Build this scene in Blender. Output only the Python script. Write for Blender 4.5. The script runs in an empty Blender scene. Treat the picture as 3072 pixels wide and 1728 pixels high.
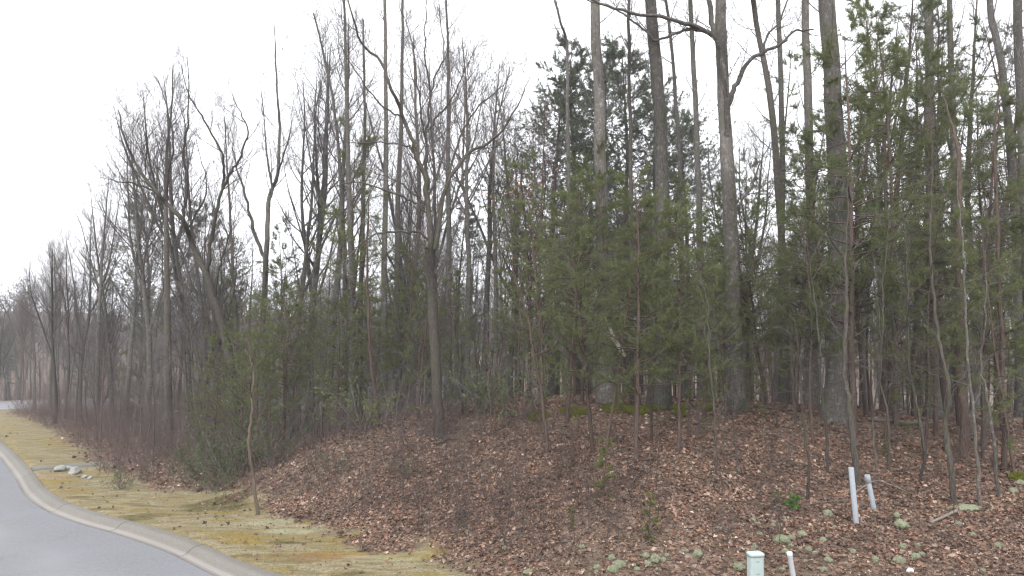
import bpy, math, random
import numpy as np
from mathutils import Vector

# ------------------------------------------------------------------ camera, world, sun, exposure
FPX = 2114.0; PITCH = math.atan(111/2114)
scene = bpy.context.scene
C = scene.collection
cam_d = bpy.data.cameras.new('camera'); cam = bpy.data.objects.new('camera', cam_d); C.objects.link(cam)
cam_d.sensor_width = 36; cam_d.lens = FPX/3072*36; cam_d.clip_start = .1; cam_d.clip_end = 2000
cam.location = (0, 0, 0); cam.rotation_euler = (math.pi/2+PITCH, 0, 0)
scene.camera = cam

world = bpy.data.worlds.new('World'); scene.world = world; world.use_nodes = True
wn = world.node_tree.nodes; wl = world.node_tree.links
bg = wn['Background']
sky = wn.new('ShaderNodeTexSky'); sky.sky_type = 'NISHITA'; sky.sun_disc = False
SUN_EL, SUN_AZ = math.radians(52), math.radians(200)
sky.sun_elevation = SUN_EL; sky.sun_rotation = SUN_AZ
sky.air_density = 1.0; sky.dust_density = 4.0; sky.ozone_density = 1.0
hs = wn.new('ShaderNodeHueSaturation'); hs.inputs['Saturation'].default_value = .18
wl.new(sky.outputs[0], hs.inputs['Color'])
# overcast: an even cloud sheet over the sky's own light
mx = wn.new('ShaderNodeMix'); mx.data_type = 'RGBA'; mx.inputs[0].default_value = .6
wl.new(hs.outputs[0], mx.inputs[6]); mx.inputs[7].default_value = (10.8, 11, 11.5, 1)
wl.new(mx.outputs[2], bg.inputs[0]); bg.inputs[1].default_value = .12
sd = bpy.data.lights.new('sun', 'SUN'); sd.energy = .7; sd.angle = math.radians(25); sd.color = (1, .97, .93)
sun = bpy.data.objects.new('sun', sd); C.objects.link(sun)
sun.rotation_euler = (math.pi/2-SUN_EL, 0, math.pi-SUN_AZ)
scene.view_settings.view_transform = 'Standard'; scene.view_settings.look = 'None'
scene.view_settings.gamma = 1; scene.view_settings.use_curve_mapping = False
scene.view_settings.exposure = 1.15
scene.render.engine = 'CYCLES'
cy = scene.cycles
cy.pixel_filter_type = 'BLACKMAN_HARRIS'; cy.filter_width = 1.3; cy.max_bounces = 5; cy.diffuse_bounces = 3; cy.glossy_bounces = 1; cy.transmission_bounces = 2
cy.use_denoising = True; cy.volume_bounces = 1; cy.volume_step_rate = 4; cy.caustics_reflective = False; cy.caustics_refractive = False

rng = np.random.default_rng(7)
random.seed(7)

# ------------------------------------------------------------------ helpers
def norm(a): return a/np.maximum(np.linalg.norm(a, axis=-1, keepdims=True), 1e-9)
def ss(a, b, x): t = np.clip((x-a)/(b-a), 0, 1); return t*t*(3-2*t)
CP, SP = math.cos(PITCH), math.sin(PITCH)
def P(u, v, y):
    a = (u-1536)/FPX; b = (864-v)/FPX; k = y/(CP-b*SP)
    return np.array([a*k, y, (SP+b*CP)*k])

def vnoise(x, y, seed=0):
    """value noise, vectorised"""
    xi = np.floor(x).astype(np.int64); yi = np.floor(y).astype(np.int64); fx = x-xi; fy = y-yi
    fx = fx*fx*(3-2*fx); fy = fy*fy*(3-2*fy)
    def h(i, j):
        n = (i*374761393+j*668265263+seed*974634777) & 0xffffffff
        n = ((n ^ (n >> 13))*1274126177) & 0xffffffff
        return ((n ^ (n >> 16)) & 0xffff)/65535.0
    return (h(xi, yi)*(1-fx)+h(xi+1, yi)*fx)*(1-fy)+(h(xi, yi+1)*(1-fx)+h(xi+1, yi+1)*fx)*fy
def fbm(x, y, seed=0, o=4):
    s = 0; a = .5; t = 0
    for i in range(o):
        s = s+a*vnoise(x, y, seed+i); t += a; a *= .5; x = x*2.03; y = y*2.03
    return s/t

class MB:
    def __init__(s): s.v = []; s.f = []; s.n = 0; s.m = []; s.at = []
    def add(s, v, f, mi=0):
        v = np.asarray(v, float).reshape(-1, 3); f = np.asarray(f, np.int64)
        s.v.append(v); s.f.append(f+s.n); s.m.append(np.full(len(f), mi, np.int32)); s.n += len(v); return s
    def mesh(s, name, mats, smooth=True):
        v = np.concatenate(s.v); me = bpy.data.meshes.new(name)
        lt = np.concatenate([np.full(len(f), f.shape[1], np.int32) for f in s.f])
        lv = np.concatenate([f.ravel() for f in s.f]).astype(np.int32)
        me.vertices.add(len(v)); me.vertices.foreach_set('co', v.astype(np.float32).ravel())
        me.loops.add(len(lv)); me.loops.foreach_set('vertex_index', lv)
        me.polygons.add(len(lt)); ls = np.zeros(len(lt), np.int32); ls[1:] = np.cumsum(lt)[:-1]
        me.polygons.foreach_set('loop_start', ls)
        me.polygons.foreach_set('use_smooth', np.full(len(lt), smooth, bool))
        if not isinstance(mats, (list, tuple)): mats = [mats]
        for m in mats: me.materials.append(m)
        if len(mats) > 1: me.polygons.foreach_set('material_index', np.concatenate(s.m))
        me.update(calc_edges=True)
        return me
def link(name, data, parent=None, loc=(0, 0, 0), rot=(0, 0, 0), scale=(1, 1, 1)):
    o = bpy.data.objects.new(name, data); C.objects.link(o)
    o.location = loc; o.rotation_euler = rot; o.scale = scale
    if parent: o.parent = parent
    return o
def tag(o, label=None, cat=None, group=None, kind=None):
    if label: o['label'] = label
    if cat: o['category'] = cat
    if group: o['group'] = group
    if kind: o['kind'] = kind
    return o
def copy_tree(o, parent=None):
    c = o.copy(); C.objects.link(c)
    if parent: c.parent = parent
    for ch in list(o.children): copy_tree(ch, c)
    return c

# ---- chains of wood
def grow(p, d, L, r0, r1, n, wander, up=0.0, rg=rng, pw=1.0):
    N = len(p); d = norm(d); L = np.broadcast_to(L, (N,)); r0 = np.broadcast_to(r0, (N,)); r1 = np.broadcast_to(r1, (N,))
    pts = np.zeros((N, n+1, 3)); pts[:, 0] = p
    for i in range(n):
        d = norm(d+rg.normal(0, wander, (N, 3))+np.array([0, 0, up]))
        pts[:, i+1] = pts[:, i]+d*(L/n)[:, None]
    t = np.linspace(0, 1, n+1)[None]
    return pts, r0[:, None]*(1-t)**pw+r1[:, None]*t
def kids(ch, count, t0, t1, a0, a1, rg=rng, flat=0.0):
    pts, rad = ch; N, n1, _ = pts.shape; n = n1-1
    idx = np.repeat(np.arange(N), count); M = len(idx)
    j = np.tile(np.arange(count), N)
    t = t0+(t1-t0)*(j+rg.random(M))/count
    f = np.minimum(t*n, n-1e-4); i = f.astype(int); fr = (f-i)[:, None]
    a = pts[idx, i]; b = pts[idx, i+1]; pos = a*(1-fr)+b*fr; pd = norm(b-a)
    r = rad[idx, i]*(1-fr[:, 0])+rad[idx, i+1]*fr[:, 0]
    rv = rg.normal(0, 1, (M, 3)); rv[:, 2] *= (1-flat)
    pe = norm(rv-(rv*pd).sum(1, keepdims=True)*pd)
    an = np.radians(rg.uniform(a0, a1, M))[:, None]
    L = np.linalg.norm(np.diff(pts, axis=1), axis=2).sum(1)[idx]
    return pos, np.cos(an)*pd+np.sin(an)*pe, t, r, L
def tubes(mb, ch, k=3, mi=0, bump=0.0, rg=rng):
    pts, rad = ch; N, n1, _ = pts.shape
    if N == 0: return
    T = np.empty_like(pts); T[:, 1:-1] = pts[:, 2:]-pts[:, :-2]; T[:, 0] = pts[:, 1]-pts[:, 0]; T[:, -1] = pts[:, -1]-pts[:, -2]
    T = norm(T); m = np.abs(T.mean(1)); ax = np.argmin(m, axis=1); ref = np.eye(3)[ax][:, None, :]
    A = norm(np.cross(T, np.broadcast_to(ref, T.shape))); B = np.cross(T, A)
    th = np.arange(k)*2*math.pi/k
    rr = rad[:, :, None]*np.ones(k)
    if bump: rr = rr*(1+rg.normal(0, bump, rr.shape))
    V = pts[:, :, None, :]+rr[..., None]*(A[:, :, None, :]*np.cos(th)[None, None, :, None]+B[:, :, None, :]*np.sin(th)[None, None, :, None])
    base = (np.arange(N)*n1*k)[:, None, None]; ii = (np.arange(n1-1)*k)[None, :, None]; jj = np.arange(k)[None, None, :]; j2 = (jj+1) % k
    F = np.stack([base+ii+jj, base+ii+j2, base+ii+k+j2, base+ii+k+jj], -1).reshape(-1, 4)
    mb.add(V.reshape(-1, 3), F, mi)
def spline(pts, rad, n):
    """Catmull-Rom resample of one polyline -> chain (1, n+1)"""
    p = np.asarray(pts, float); r = np.asarray(rad, float)
    q = np.vstack([2*p[0]-p[1], p, 2*p[-1]-p[-2]]); s = np.linspace(0, len(p)-1-1e-6, n+1); i = s.astype(int); f = (s-i)[:, None]
    a, b, c, d = q[i], q[i+1], q[i+2], q[i+3]
    o = .5*((2*b)+(c-a)*f+(2*a-5*b+4*c-d)*f**2+(3*b-a-3*c+d)*f**3)
    return o[None], np.interp(s, np.arange(len(r)), r)[None]

# ------------------------------------------------------------------ materials
def mat(name):
    m = bpy.data.materials.new(name); m.use_nodes = True
    nt = m.node_tree; b = nt.nodes['Principled BSDF']; b.inputs['Roughness'].default_value = .85
    b.inputs['Specular IOR Level'].default_value = .2
    return m, nt, b
def node(nt, t, **kw):
    n = nt.nodes.new(t)
    for k, v in kw.items():
        if k.startswith('_'): setattr(n, k[1:], v)
        else: n.inputs[k.replace('_', ' ')].default_value = v
    return n
def ramp(nt, src, stops):
    r = nt.nodes.new('ShaderNodeValToRGB'); e = r.color_ramp.elements
    while len(e) < len(stops): e.new(.5)
    for i, (p, c) in enumerate(stops):
        e[i].position = p; e[i].color = (*c, 1) if len(c) == 3 else c
    nt.links.new(src, r.inputs[0]); return r.outputs[0]
def mixc(nt, fac, a, b, mode='MIX'):
    m = nt.nodes.new('ShaderNodeMix'); m.data_type = 'RGBA'; m.blend_type = mode
    for s, x in ((0, fac), (6, a), (7, b)):
        if isinstance(x, bpy.types.NodeSocket): nt.links.new(x, m.inputs[s])
        elif isinstance(x, (int, float)): m.inputs[s].default_value = x
        else: m.inputs[s].default_value = (*x, 1)
    return m.outputs[2]
def objco(nt, sc=(1, 1, 1)):
    t = nt.nodes.new('ShaderNodeTexCoord'); mp = nt.nodes.new('ShaderNodeMapping'); mp.inputs['Scale'].default_value = sc
    nt.links.new(t.outputs['Object'], mp.inputs[0]); return mp.outputs[0]
def noise(nt, co, s, d=4, r=.6):
    n = node(nt, 'ShaderNodeTexNoise', Scale=s, Detail=d, Roughness=r); nt.links.new(co, n.inputs['Vector']); return n.outputs[0]
def bump(nt, b, h, strength=.5, dist=.02):
    n = node(nt, 'ShaderNodeBump', Strength=strength, Distance=dist); nt.links.new(h, n.inputs['Height']); nt.links.new(n.outputs[0], b.inputs['Normal'])

def bark(name, dark, light, moss=0.0, mosscol=(.06, .08, .02), lich=0.0, zs=.18):
    m, nt, b = mat(name)
    co = objco(nt, (1, 1, zs)); co1 = objco(nt)
    n1 = noise(nt, co, 38, 5, .7)
    c = ramp(nt, n1, [(.36, dark), (.62, light)])
    n2 = noise(nt, co1, 2.2, 3)
    c = mixc(nt, ramp(nt, n2, [(.3, (0, 0, 0)), (.75, (1, 1, 1))]), c, tuple(x*.62 for x in light))
    if lich:
        n4 = noise(nt, co1, 9, 4, .6)
        c = mixc(nt, ramp(nt, n4, [(.6-.1*lich, (0, 0, 0)), (.66, (lich, lich, lich))]), c, (.33, .35, .32))
    if moss:
        n3 = noise(nt, co1, 3.1, 4)
        c = mixc(nt, ramp(nt, n3, [(.5, (0, 0, 0)), (.7, (moss, moss, moss))]), c, mosscol)
    oi = nt.nodes.new('ShaderNodeObjectInfo')
    mr = node(nt, 'ShaderNodeMapRange'); nt.links.new(oi.outputs['Random'], mr.inputs[0]); mr.inputs[3].default_value = .75; mr.inputs[4].default_value = 1.25
    hsn = nt.nodes.new('ShaderNodeHueSaturation'); nt.links.new(c, hsn.inputs['Color']); nt.links.new(mr.outputs[0], hsn.inputs['Value'])
    nt.links.new(hsn.outputs[0], b.inputs['Base Color'])
    bump(nt, b, n1, .9, .03)
    return m
M_GREY = bark('bark_grey', (.045, .04, .036), (.165, .15, .138), .5, lich=.35)
M_DARK = bark('bark_dark', (.035, .03, .027), (.13, .112, .10), .6)
M_RED = bark('bark_reddish', (.045, .032, .028), (.15, .108, .09), .2)
M_PALE = bark('bark_pale', (.055, .048, .043), (.19, .17, .155), .4, lich=.4)
M_TWIG = bark('twig_grey', (.105, .092, .088), (.215, .193, .184))
M_TWIGR = bark('twig_reddish', (.085, .062, .058), (.16, .122, .115))
M_BRAMBLE = bark('bramble_stem', (.085, .062, .056), (.19, .142, .128))
M_STRAWSTEM = bark('pale_stem', (.08, .06, .045), (.165, .13, .10))
M_DEAD = bark('dead_wood', (.10, .088, .076), (.26, .232, .205))

def leafy(name, cols, trans=.25, rough=.6, objvar=.15, clump=0):
    m, nt, b = mat(name)
    g = nt.nodes.new('ShaderNodeNewGeometry')
    k = len(cols)
    c = ramp(nt, g.outputs['Random Per Island'], [(i/(k-1), x) for i, x in enumerate(cols)])
    oi = nt.nodes.new('ShaderNodeObjectInfo')
    mr = node(nt, 'ShaderNodeMapRange'); nt.links.new(oi.outputs['Random'], mr.inputs[0]); mr.inputs[3].default_value = 1-objvar; mr.inputs[4].default_value = 1+objvar
    hsn = nt.nodes.new('ShaderNodeHueSaturation'); nt.links.new(c, hsn.inputs['Color']); nt.links.new(mr.outputs[0], hsn.inputs['Value'])
    b.inputs['Roughness'].default_value = rough
    if clump:
        q = noise(nt, g.outputs['Position'], clump, 4, .65); cc = mixc(nt, 1.0, c, ramp(nt, q, [(.33, (.55, .54, .55)), (.62, (1.36, 1.27, 1.2))]), 'MULTIPLY'); nt.links.new(cc, hsn.inputs['Color'])
    nt.links.new(hsn.outputs[0], b.inputs['Base Color'])
    if trans:
        t = nt.nodes.new('ShaderNodeBsdfTranslucent'); nt.links.new(hsn.outputs[0], t.inputs[0])
        ms = nt.nodes.new('ShaderNodeMixShader'); ms.inputs[0].default_value = trans
        nt.links.new(b.outputs[0], ms.inputs[1]); nt.links.new(t.outputs[0], ms.inputs[2])
        nt.links.new(ms.outputs[0], nt.nodes['Material Output'].inputs[0])
    return m
M_NEEDLE = leafy('pine_needles', [(.10, .128, .05), (.13, .16, .062), (.165, .19, .078), (.205, .20, .10)], .45, .6, .22)
M_NEEDLED = leafy('dark_pine_needles', [(.085, .10, .065), (.115, .135, .085), (.15, .17, .115)], .45)
M_LITTER = leafy('fallen_leaves', [(.06, .04, .03), (.14, .08, .055), (.23, .135, .095), (.11, .072, .056), (.27, .185, .14), (.16, .102, .078), (.07, .05, .04), (.20, .14, .11), (.34, .26, .21), (.12, .08, .065), (.22, .12, .08), (.44, .36, .30)], .1, .6, .15, 1.3)
M_OAKDRY = leafy('dry_oak_leaves', [(.25, .12, .06), (.33, .17, .09), (.20, .11, .07)], .3)
M_EVER = leafy('evergreen_leaves', [(.065, .085, .035), (.10, .125, .05), (.14, .16, .08)], .35, .5)
M_YELLOWGREEN = leafy('yellow_green_leaves', [(.10, .13, .035), (.17, .19, .06), (.13, .16, .05)], .3, .5)
M_BRIGHT = leafy('bright_green_leaves', [(.08, .17, .03), (.12, .23, .05)], .3, .5)
M_STRAW = leafy('short_dry_grass', [(.22, .18, .09), (.30, .26, .15), (.14, .12, .06), (.25, .19, .08), (.10, .10, .045), (.20, .14, .08)], .15, .6, .15, 1.1)
M_MOSSB = leafy('moss', [(.09, .105, .02), (.14, .155, .025), (.20, .20, .045)], .2)

def ground_mat():
    m, nt, b = mat('woodland_ground')
    co = objco(nt)
    at = node(nt, 'ShaderNodeAttribute', _attribute_name='verge'); ac = node(nt, 'ShaderNodeAttribute', _attribute_name='tone')
    # litter
    vo = node(nt, 'ShaderNodeTexVoronoi', Scale=14.0); nt.links.new(co, vo.inputs['Vector'])
    sep = nt.nodes.new('ShaderNodeSeparateColor'); nt.links.new(vo.outputs['Color'], sep.inputs[0])
    lit = ramp(nt, sep.outputs[0], [(0, (.07, .05, .04)), (.35, (.125, .086, .067)), (.6, (.19, .125, .095)), (.85, (.25, .18, .14)), (1, (.34, .27, .22))])
    n = noise(nt, co, 55, 5, .7)
    lit = mixc(nt, ramp(nt, n, [(.35, (0, 0, 0)), (.65, (.7, .7, .7))]), lit, (.07, .05, .035))
    big = noise(nt, co, .55, 4)
    lit = mixc(nt, ramp(nt, big, [(.45, (0, 0, 0)), (.7, (.6, .6, .6))]), lit, (.10, .082, .055))
    # verge: matted dry grass, moss, soil
    st = objco(nt, (.55, 1.3, 1))
    g1 = noise(nt, st, 1.1, 6, .62)
    ver = ramp(nt, g1, [(.30, (.10, .075, .035)), (.40, (.20, .165, .085)), (.47, (.29, .25, .165)), (.54, (.18, .155, .085)), (.6, (.25, .20, .11)), (.68, (.13, .115, .055))])
    g2 = noise(nt, objco(nt, (.8, 1.6, 1)), .8, 5, .6)
    ver = mixc(nt, ramp(nt, g2, [(.53, (0, 0, 0)), (.62, (.8, .8, .8))]), ver, (.235, .165, .03))
    g4 = noise(nt, objco(nt, (.7, 1.4, 1)), 1.7, 5, .65)
    ver = mixc(nt, ramp(nt, g4, [(.58, (0, 0, 0)), (.70, (.5, .5, .5))]), ver, (.27, .16, .09))
    g3 = noise(nt, co, 24, 6, .8)
    ver = mixc(nt, ramp(nt, g3, [(.38, (.75, .75, .75)), (.56, (0, 0, 0))]), ver, (.085, .07, .03))
    # marks with a shape of their own: dark moss, clay, pale lichen (vertex colours)
    colr = mixc(nt, at.outputs['Fac'], lit, ver)
    sc = nt.nodes.new('ShaderNodeSeparateColor'); nt.links.new(ac.outputs['Color'], sc.inputs[0])
    f = noise(nt, co, 7, 5, .7)
    def masked(o):
        mm = nt.nodes.new('ShaderNodeMath'); mm.operation = 'MULTIPLY'; nt.links.new(o, mm.inputs[0])
        nt.links.new(ramp(nt, f, [(.35, (.35, .35, .35)), (.6, (1, 1, 1))]), mm.inputs[1]); return mm.outputs[0]
    colr = mixc(nt, masked(sc.outputs[0]), colr, (.055, .05, .014))
    colr = mixc(nt, masked(sc.outputs[1]), colr, (.30, .12, .05))
    colr = mixc(nt, masked(sc.outputs[2]), colr, (.36, .38, .26))
    nt.links.new(colr, b.inputs['Base Color']); b.inputs['Roughness'].default_value = .95
    bump(nt, b, g3, .7, .03)
    return m
M_GROUND = ground_mat()
def asphalt():
    m, nt, b = mat('asphalt'); co = objco(nt)
    at = node(nt, 'ShaderNodeAttribute', _attribute_name='wear')
    n = noise(nt, co, 110, 3, .8); n2 = noise(nt, co, .9, 4, .6)
    c = ramp(nt, n, [(.3, (.125, .125, .13)), (.7, (.255, .256, .263))])
    nm = noise(nt, co, 16, 6, .8); c = mixc(nt, ramp(nt, nm, [(.40, (.75, .75, .75)), (.62, (0, 0, 0))]), c, (.135, .137, .145))
    nc = node(nt, 'ShaderNodeTexVoronoi', _feature='DISTANCE_TO_EDGE', Scale=.33); wv = nt.nodes.new('ShaderNodeVectorMath'); wv.operation = 'ADD'
    nz = node(nt, 'ShaderNodeTexNoise', Scale=2.0, Detail=5.0); nt.links.new(co, nz.inputs['Vector']); nt.links.new(co, wv.inputs[0]); nt.links.new(nz.outputs['Color'], wv.inputs[1]); nt.links.new(wv.outputs[0], nc.inputs['Vector'])
    c = mixc(nt, ramp(nt, nc.outputs['Distance'], [(.001, (.3, .3, .3)), (.005, (0, 0, 0))]), c, (.07, .07, .072))
    c = mixc(nt, ramp(nt, n2, [(.35, (0, 0, 0)), (.7, (.5, .5, .5))]), c, (.185, .19, .21))
    c = mixc(nt, at.outputs['Fac'], c, (.26, .26, .265))
    nt.links.new(c, b.inputs['Base Color']); b.inputs['Roughness'].default_value = .8; bump(nt, b, n, .4, .006)
    return m
def concrete(name, gutter=True):
    m, nt, b = mat(name); co = objco(nt)
    n = noise(nt, co, 30, 5, .7); n2 = noise(nt, co, 1.6, 5, .65)
    c = ramp(nt, n, [(.3, (.105, .098, .086)), (.7, (.225, .212, .19))])
    c = mixc(nt, ramp(nt, n2, [(.42, (0, 0, 0)), (.66, (.75, .75, .75))]), c, (.15, .14, .125))
    at = node(nt, 'ShaderNodeAttribute', _attribute_name='wash')
    c = mixc(nt, at.outputs['Fac'], c, (.245, .23, .212))
    at2 = node(nt, 'ShaderNodeAttribute', _attribute_name='grime')
    c = mixc(nt, at2.outputs['Fac'], c, (.12, .10, .085))
    nt.links.new(c, b.inputs['Base Color']); bump(nt, b, n, .4, .008)
    return m
M_ASPHALT = asphalt(); M_CONC = concrete('concrete')
def plain(name, col, rough=.5, var=.15, sc=12, dirt=None):
    m, nt, b = mat(name); co = objco(nt); n = noise(nt, co, sc, 4, .65)
    c = ramp(nt, n, [(.3, tuple(x*(1-var) for x in col)), (.7, col)])
    if dirt:
        n2 = noise(nt, objco(nt, (1, 1, .5)), 5, 5, .7)
        c = mixc(nt, ramp(nt, n2, [(.52, (0, 0, 0)), (.72, (.6, .6, .6))]), c, dirt)
    nt.links.new(c, b.inputs['Base Color']); b.inputs['Roughness'].default_value = rough
    bump(nt, b, n, .15, .003)
    return m
M_PVC = plain('grey_plastic', (.34, .37, .41), .42, .15, 14, (.25, .23, .19))
M_PVCIN = plain('pipe_inside', (.05, .05, .05), .8)
M_PED = plain('pale_green_plastic', (.40, .485, .475), .4, .1, 8, (.27, .31, .27))
M_PVCW = plain('white_plastic', (.66, .69, .72), .4, .06, 20)
M_INK = plain('dark_print', (.08, .09, .10), .6)
M_ROCK = plain('pale_rock', (.50, .49, .45), .85, .4, 9, (.22, .21, .17))
M_STONE = plain('grey_stone', (.34, .34, .32), .85, .45, 7, (.13, .12, .09))
M_SEAM = plain('dark_seam', (.10, .12, .12), .8)
def lichen():
    m, nt, b = mat('lichen'); co = objco(nt); n = noise(nt, co, 60, 5, .8)
    c = ramp(nt, n, [(.32, (.14, .145, .085)), (.5, (.34, .36, .235)), (.7, (.50, .52, .37))])
    nt.links.new(c, b.inputs['Base Color']); b.inputs['Roughness'].default_value = 1; bump(nt, b, n, 1, .03)
    return m
M_LICHEN = lichen()

# ------------------------------------------------------------------ plan of the road and the ground
CURB = np.array([(60, 2), (40, 3), (20, 4.3), (9, 5.6), (4, 6.9), (.5, 8.6), (-2.2, 10.3), (-4.2, 11.8), (-6.05, 13.6), (-7.75, 15.0), (-9.4, 16.2), (-11.1, 17.7), (-12.9, 19.7),
                 (-15.2, 22.6), (-18.8, 27), (-25.5, 35), (-32, 42.5), (-37.5, 49), (-40.5, 53.5), (-40, 57.2), (-35, 58.2), (-26, 55.5), (-17, 56), (-10, 61), (-6, 70), (-4, 82), (-3, 100), (-3, 130)], float)
CURB[5:18] *= 1.03
def smooth_poly(p, n):
    ch, _ = spline(np.column_stack([p, np.zeros(len(p))]), np.zeros(len(p)), n*6)
    q = ch[0][:, :2]; s = np.concatenate([[0], np.cumsum(np.linalg.norm(np.diff(q, axis=0), axis=1))])
    t = np.linspace(0, s[-1], n+1); return np.column_stack([np.interp(t, s, q[:, 0]), np.interp(t, s, q[:, 1])]), t
CL, CT = smooth_poly(CURB, 420)
def sdist(x, y):
    """signed distance to the back of the kerb, positive on the wooded side; also arclength"""
    x = np.atleast_1d(x).ravel(); y = np.atleast_1d(y).ravel()
    out = np.empty(len(x)); arc = np.empty(len(x))
    a = CL[:-1]; d = CL[1:]-a; dd = (d**2).sum(1)
    for s in range(0, len(x), 4000):
        q = np.column_stack([x[s:s+4000], y[s:s+4000]])
        w = q[:, None]-a[None]; t = np.clip((w*d).sum(2)/dd, 0, 1)
        e = w-t[..., None]*d; D = (e**2).sum(2); k = D.argmin(1); r = np.arange(len(q))
        # travelling right-to-left the wood lies on the right-hand side
        cr = d[k, 0]*w[r, k, 1]-d[k, 1]*w[r, k, 0]
        out[s:s+4000] = np.sqrt(D[r, k])*np.where(cr < 0, 1, -1); arc[s:s+4000] = CT[k]+t[r, k]*np.sqrt(dd[k])
    return out, arc
def z0(y):
    y = np.asarray(y, float); yy = np.clip(y, -40, 75)
    return -4.2-.06*(yy-12)
# measured spots of the bank: pixel of the photograph, distance
CTRL = [(1600, 1728, 11.2), (1900, 1728, 10.9), (1600, 1560, 13.3), (1320, 1330, 18), (1140, 1270, 21), (1000, 1340, 18.5), (900, 1450, 17.6), (1250, 1500, 15.2), (1500, 1420, 15.8),
        (1900, 1245, 18.5), (1920, 1370, 15.5), (1900, 1500, 13.4), (1650, 1250, 18.8), (2150, 1437, 14.4), (2200, 1245, 19), (2265, 1728, 11), (2560, 1568, 13.3), (2507, 1266, 18.5), (2500, 1420, 15.3),
        (2883, 1380, 16.3), (2863, 1525, 13.7), (3072, 1560, 13.1), (3072, 1728, 10.9), (2760, 1452, 14.9), (2700, 1728, 10.9), (1600, 1205, 23), (2000, 1190, 24.5), (2400, 1215, 24), (2900, 1250, 23), (1300, 1215, 26), (3400, 1400, 17),
        (3400, 1250, 25), (2265, 1850, 10.0), (2700, 1860, 10.0)]
cp = []
for u, v, d in CTRL:
    p = P(u, v, d); cp.append((p[0], p[1], p[2]-float(z0(p[1]))-.13))
for x, y, h in [(-4.6, 15.4, 0), (-5.9, 16.5, 0), (-7.5, 17.8, 0), (-3.5, 15.0, .02), (-2.2, 13.7, .03), (-1.2, 12.7, .03), (-6.6, 15.6, 0), (-10, 19.5, 0), (-6, 14.6, 0), (-4, 13.2, 0), (-2.6, 12.4, 0), (-9, 18.6, 0), (-7.8, 18.4, 0), (-12, 21.5, 0), (-15, 25, 0), (-22, 35, 0), (-12, 28, 0), (-16, 36, 0), (-10, 40, 0), (-5, 32, .9), (-26, 46, 0), (-5, 24, 1.2), (-8, 22, .5),
                 (5, 34, 1.2), (14, 34, .8), (24, 32, .8), (0, 45, .2), (15, 46, 0), (28, 46, 0), (-14, 52, 0), (0, 8.8, 0), (4, 8, 0), (9, 7, 0), (-.5, 10.3, .02), (20, 12, .4), (30, 20, .8), (-30, 42, 0)]:
    cp.append((x, y, h))
cp = np.array(cp)
def _U(r2): return r2*np.log(r2+1e-9)*.5
_K = _U(((cp[:, None, :2]-cp[None, :, :2])**2).sum(2))+np.eye(len(cp))*.05
_Q = np.column_stack([np.ones(len(cp)), cp[:, :2]])
_A = np.block([[_K, _Q], [_Q.T, np.zeros((3, 3))]]); _W = np.linalg.solve(_A, np.concatenate([cp[:, 2], np.zeros(3)]))
def dev(x, y):
    o = np.empty(len(x))
    for s in range(0, len(x), 20000):
        q = np.column_stack([x[s:s+20000], y[s:s+20000]])
        o[s:s+20000] = _U(((q[:, None]-cp[None, :, :2])**2).sum(2))@_W[:-3]+_W[-3]+q@_W[-2:]
    return o
def gz(x, y, sd=None):
    sh = np.shape(x); x = np.atleast_1d(np.asarray(x, float)).ravel(); y = np.atleast_1d(np.asarray(y, float)).ravel()
    if sd is None: sd, _ = sdist(x, y)
    near = ss(60, 46, y)*ss(46, 32, np.abs(x))
    h = z0(y)+.13+np.clip(dev(x, y), -.3, 3)*near*ss(.2, 2.2, sd)
    h = h+(fbm(x*1.3, y*1.3, 3)-.5)*.13*ss(1.5, 4, sd)+(fbm(x*.35, y*.35, 9)-.5)*.3*ss(3, 7, sd)*near
    # valley behind and the wooded ridge beyond it
    r = np.hypot(x, y); far = ss(66, 90, y)
    ridge = 13*ss(95, 230, r)*(1-.75*ss(-90, 60, x*200/np.maximum(r, 1)))+2.5*np.sin(x*.021+1)+1.5*np.sin(x*.05+y*.02)
    h = h*(1-far)+far*(-9.5+ridge*ss(80, 150, r))
    # under the road and kerb
    road = ss(.06, -.35, sd)*ss(-8.6, -8.2, sd); h = h-.42*road
    out = -8.3-sd; h = h+np.where(out > 0, np.minimum(out*.03, 1.2)*(1-far), 0)
    return h.reshape(sh) if sh else float(h[0])
def vergew(x): return np.interp(x, [-45, -32, -24, -16, -13, -8, -5, -2, -.6, .8, 2.4, 9], [2.4, 2.6, 2.6, 2.1, 1.7, 2.7, 2.5, 2.35, 2.1, 1.1, .4, .3])
def verge(x, y, sd):
    w = vergew(x)+(fbm(x*1.3, y*1.3, 21, 5)-.5)*2.1
    return ss(.35, -.35, sd-w)*np.where(sd < -8.3, 1, 1)
EX = 0.0
def nonuni(a, b, dens, n):
    """n+1 coordinates a..b with local step proportional to dens(x)"""
    t = np.linspace(a, b, 6000); w = 1/dens(t); s = np.concatenate([[0], np.cumsum((w[1:]+w[:-1])/2)]); return np.interp(np.linspace(0, s[-1], n+1), s, t)
gx = nonuni(-420, 420, lambda t: .14+.03*np.maximum(np.abs(t+2)-14, 0)*1.2, 400)
gy = nonuni(-60, 460, lambda t: .11+.028*np.maximum(np.abs(t-16)-6, 0), 310)
GX, GY = np.meshgrid(gx, gy); fx, fy = GX.ravel(), GY.ravel()
sd, _ = sdist(fx, fy); GZ = gz(fx, fy, sd)
V = np.column_stack([fx, fy, GZ]); nx, ny = len(gx), len(gy)
ii, jj = np.meshgrid(np.arange(nx-1), np.arange(ny-1)); k0 = (jj*nx+ii).ravel()
F = np.column_stack([k0, k0+1, k0+nx+1, k0+nx])
vg = verge(fx, fy, sd); vg[(sd < -8.2)] = ss(-12.5, -10.5, sd[(sd < -8.2)])
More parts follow.
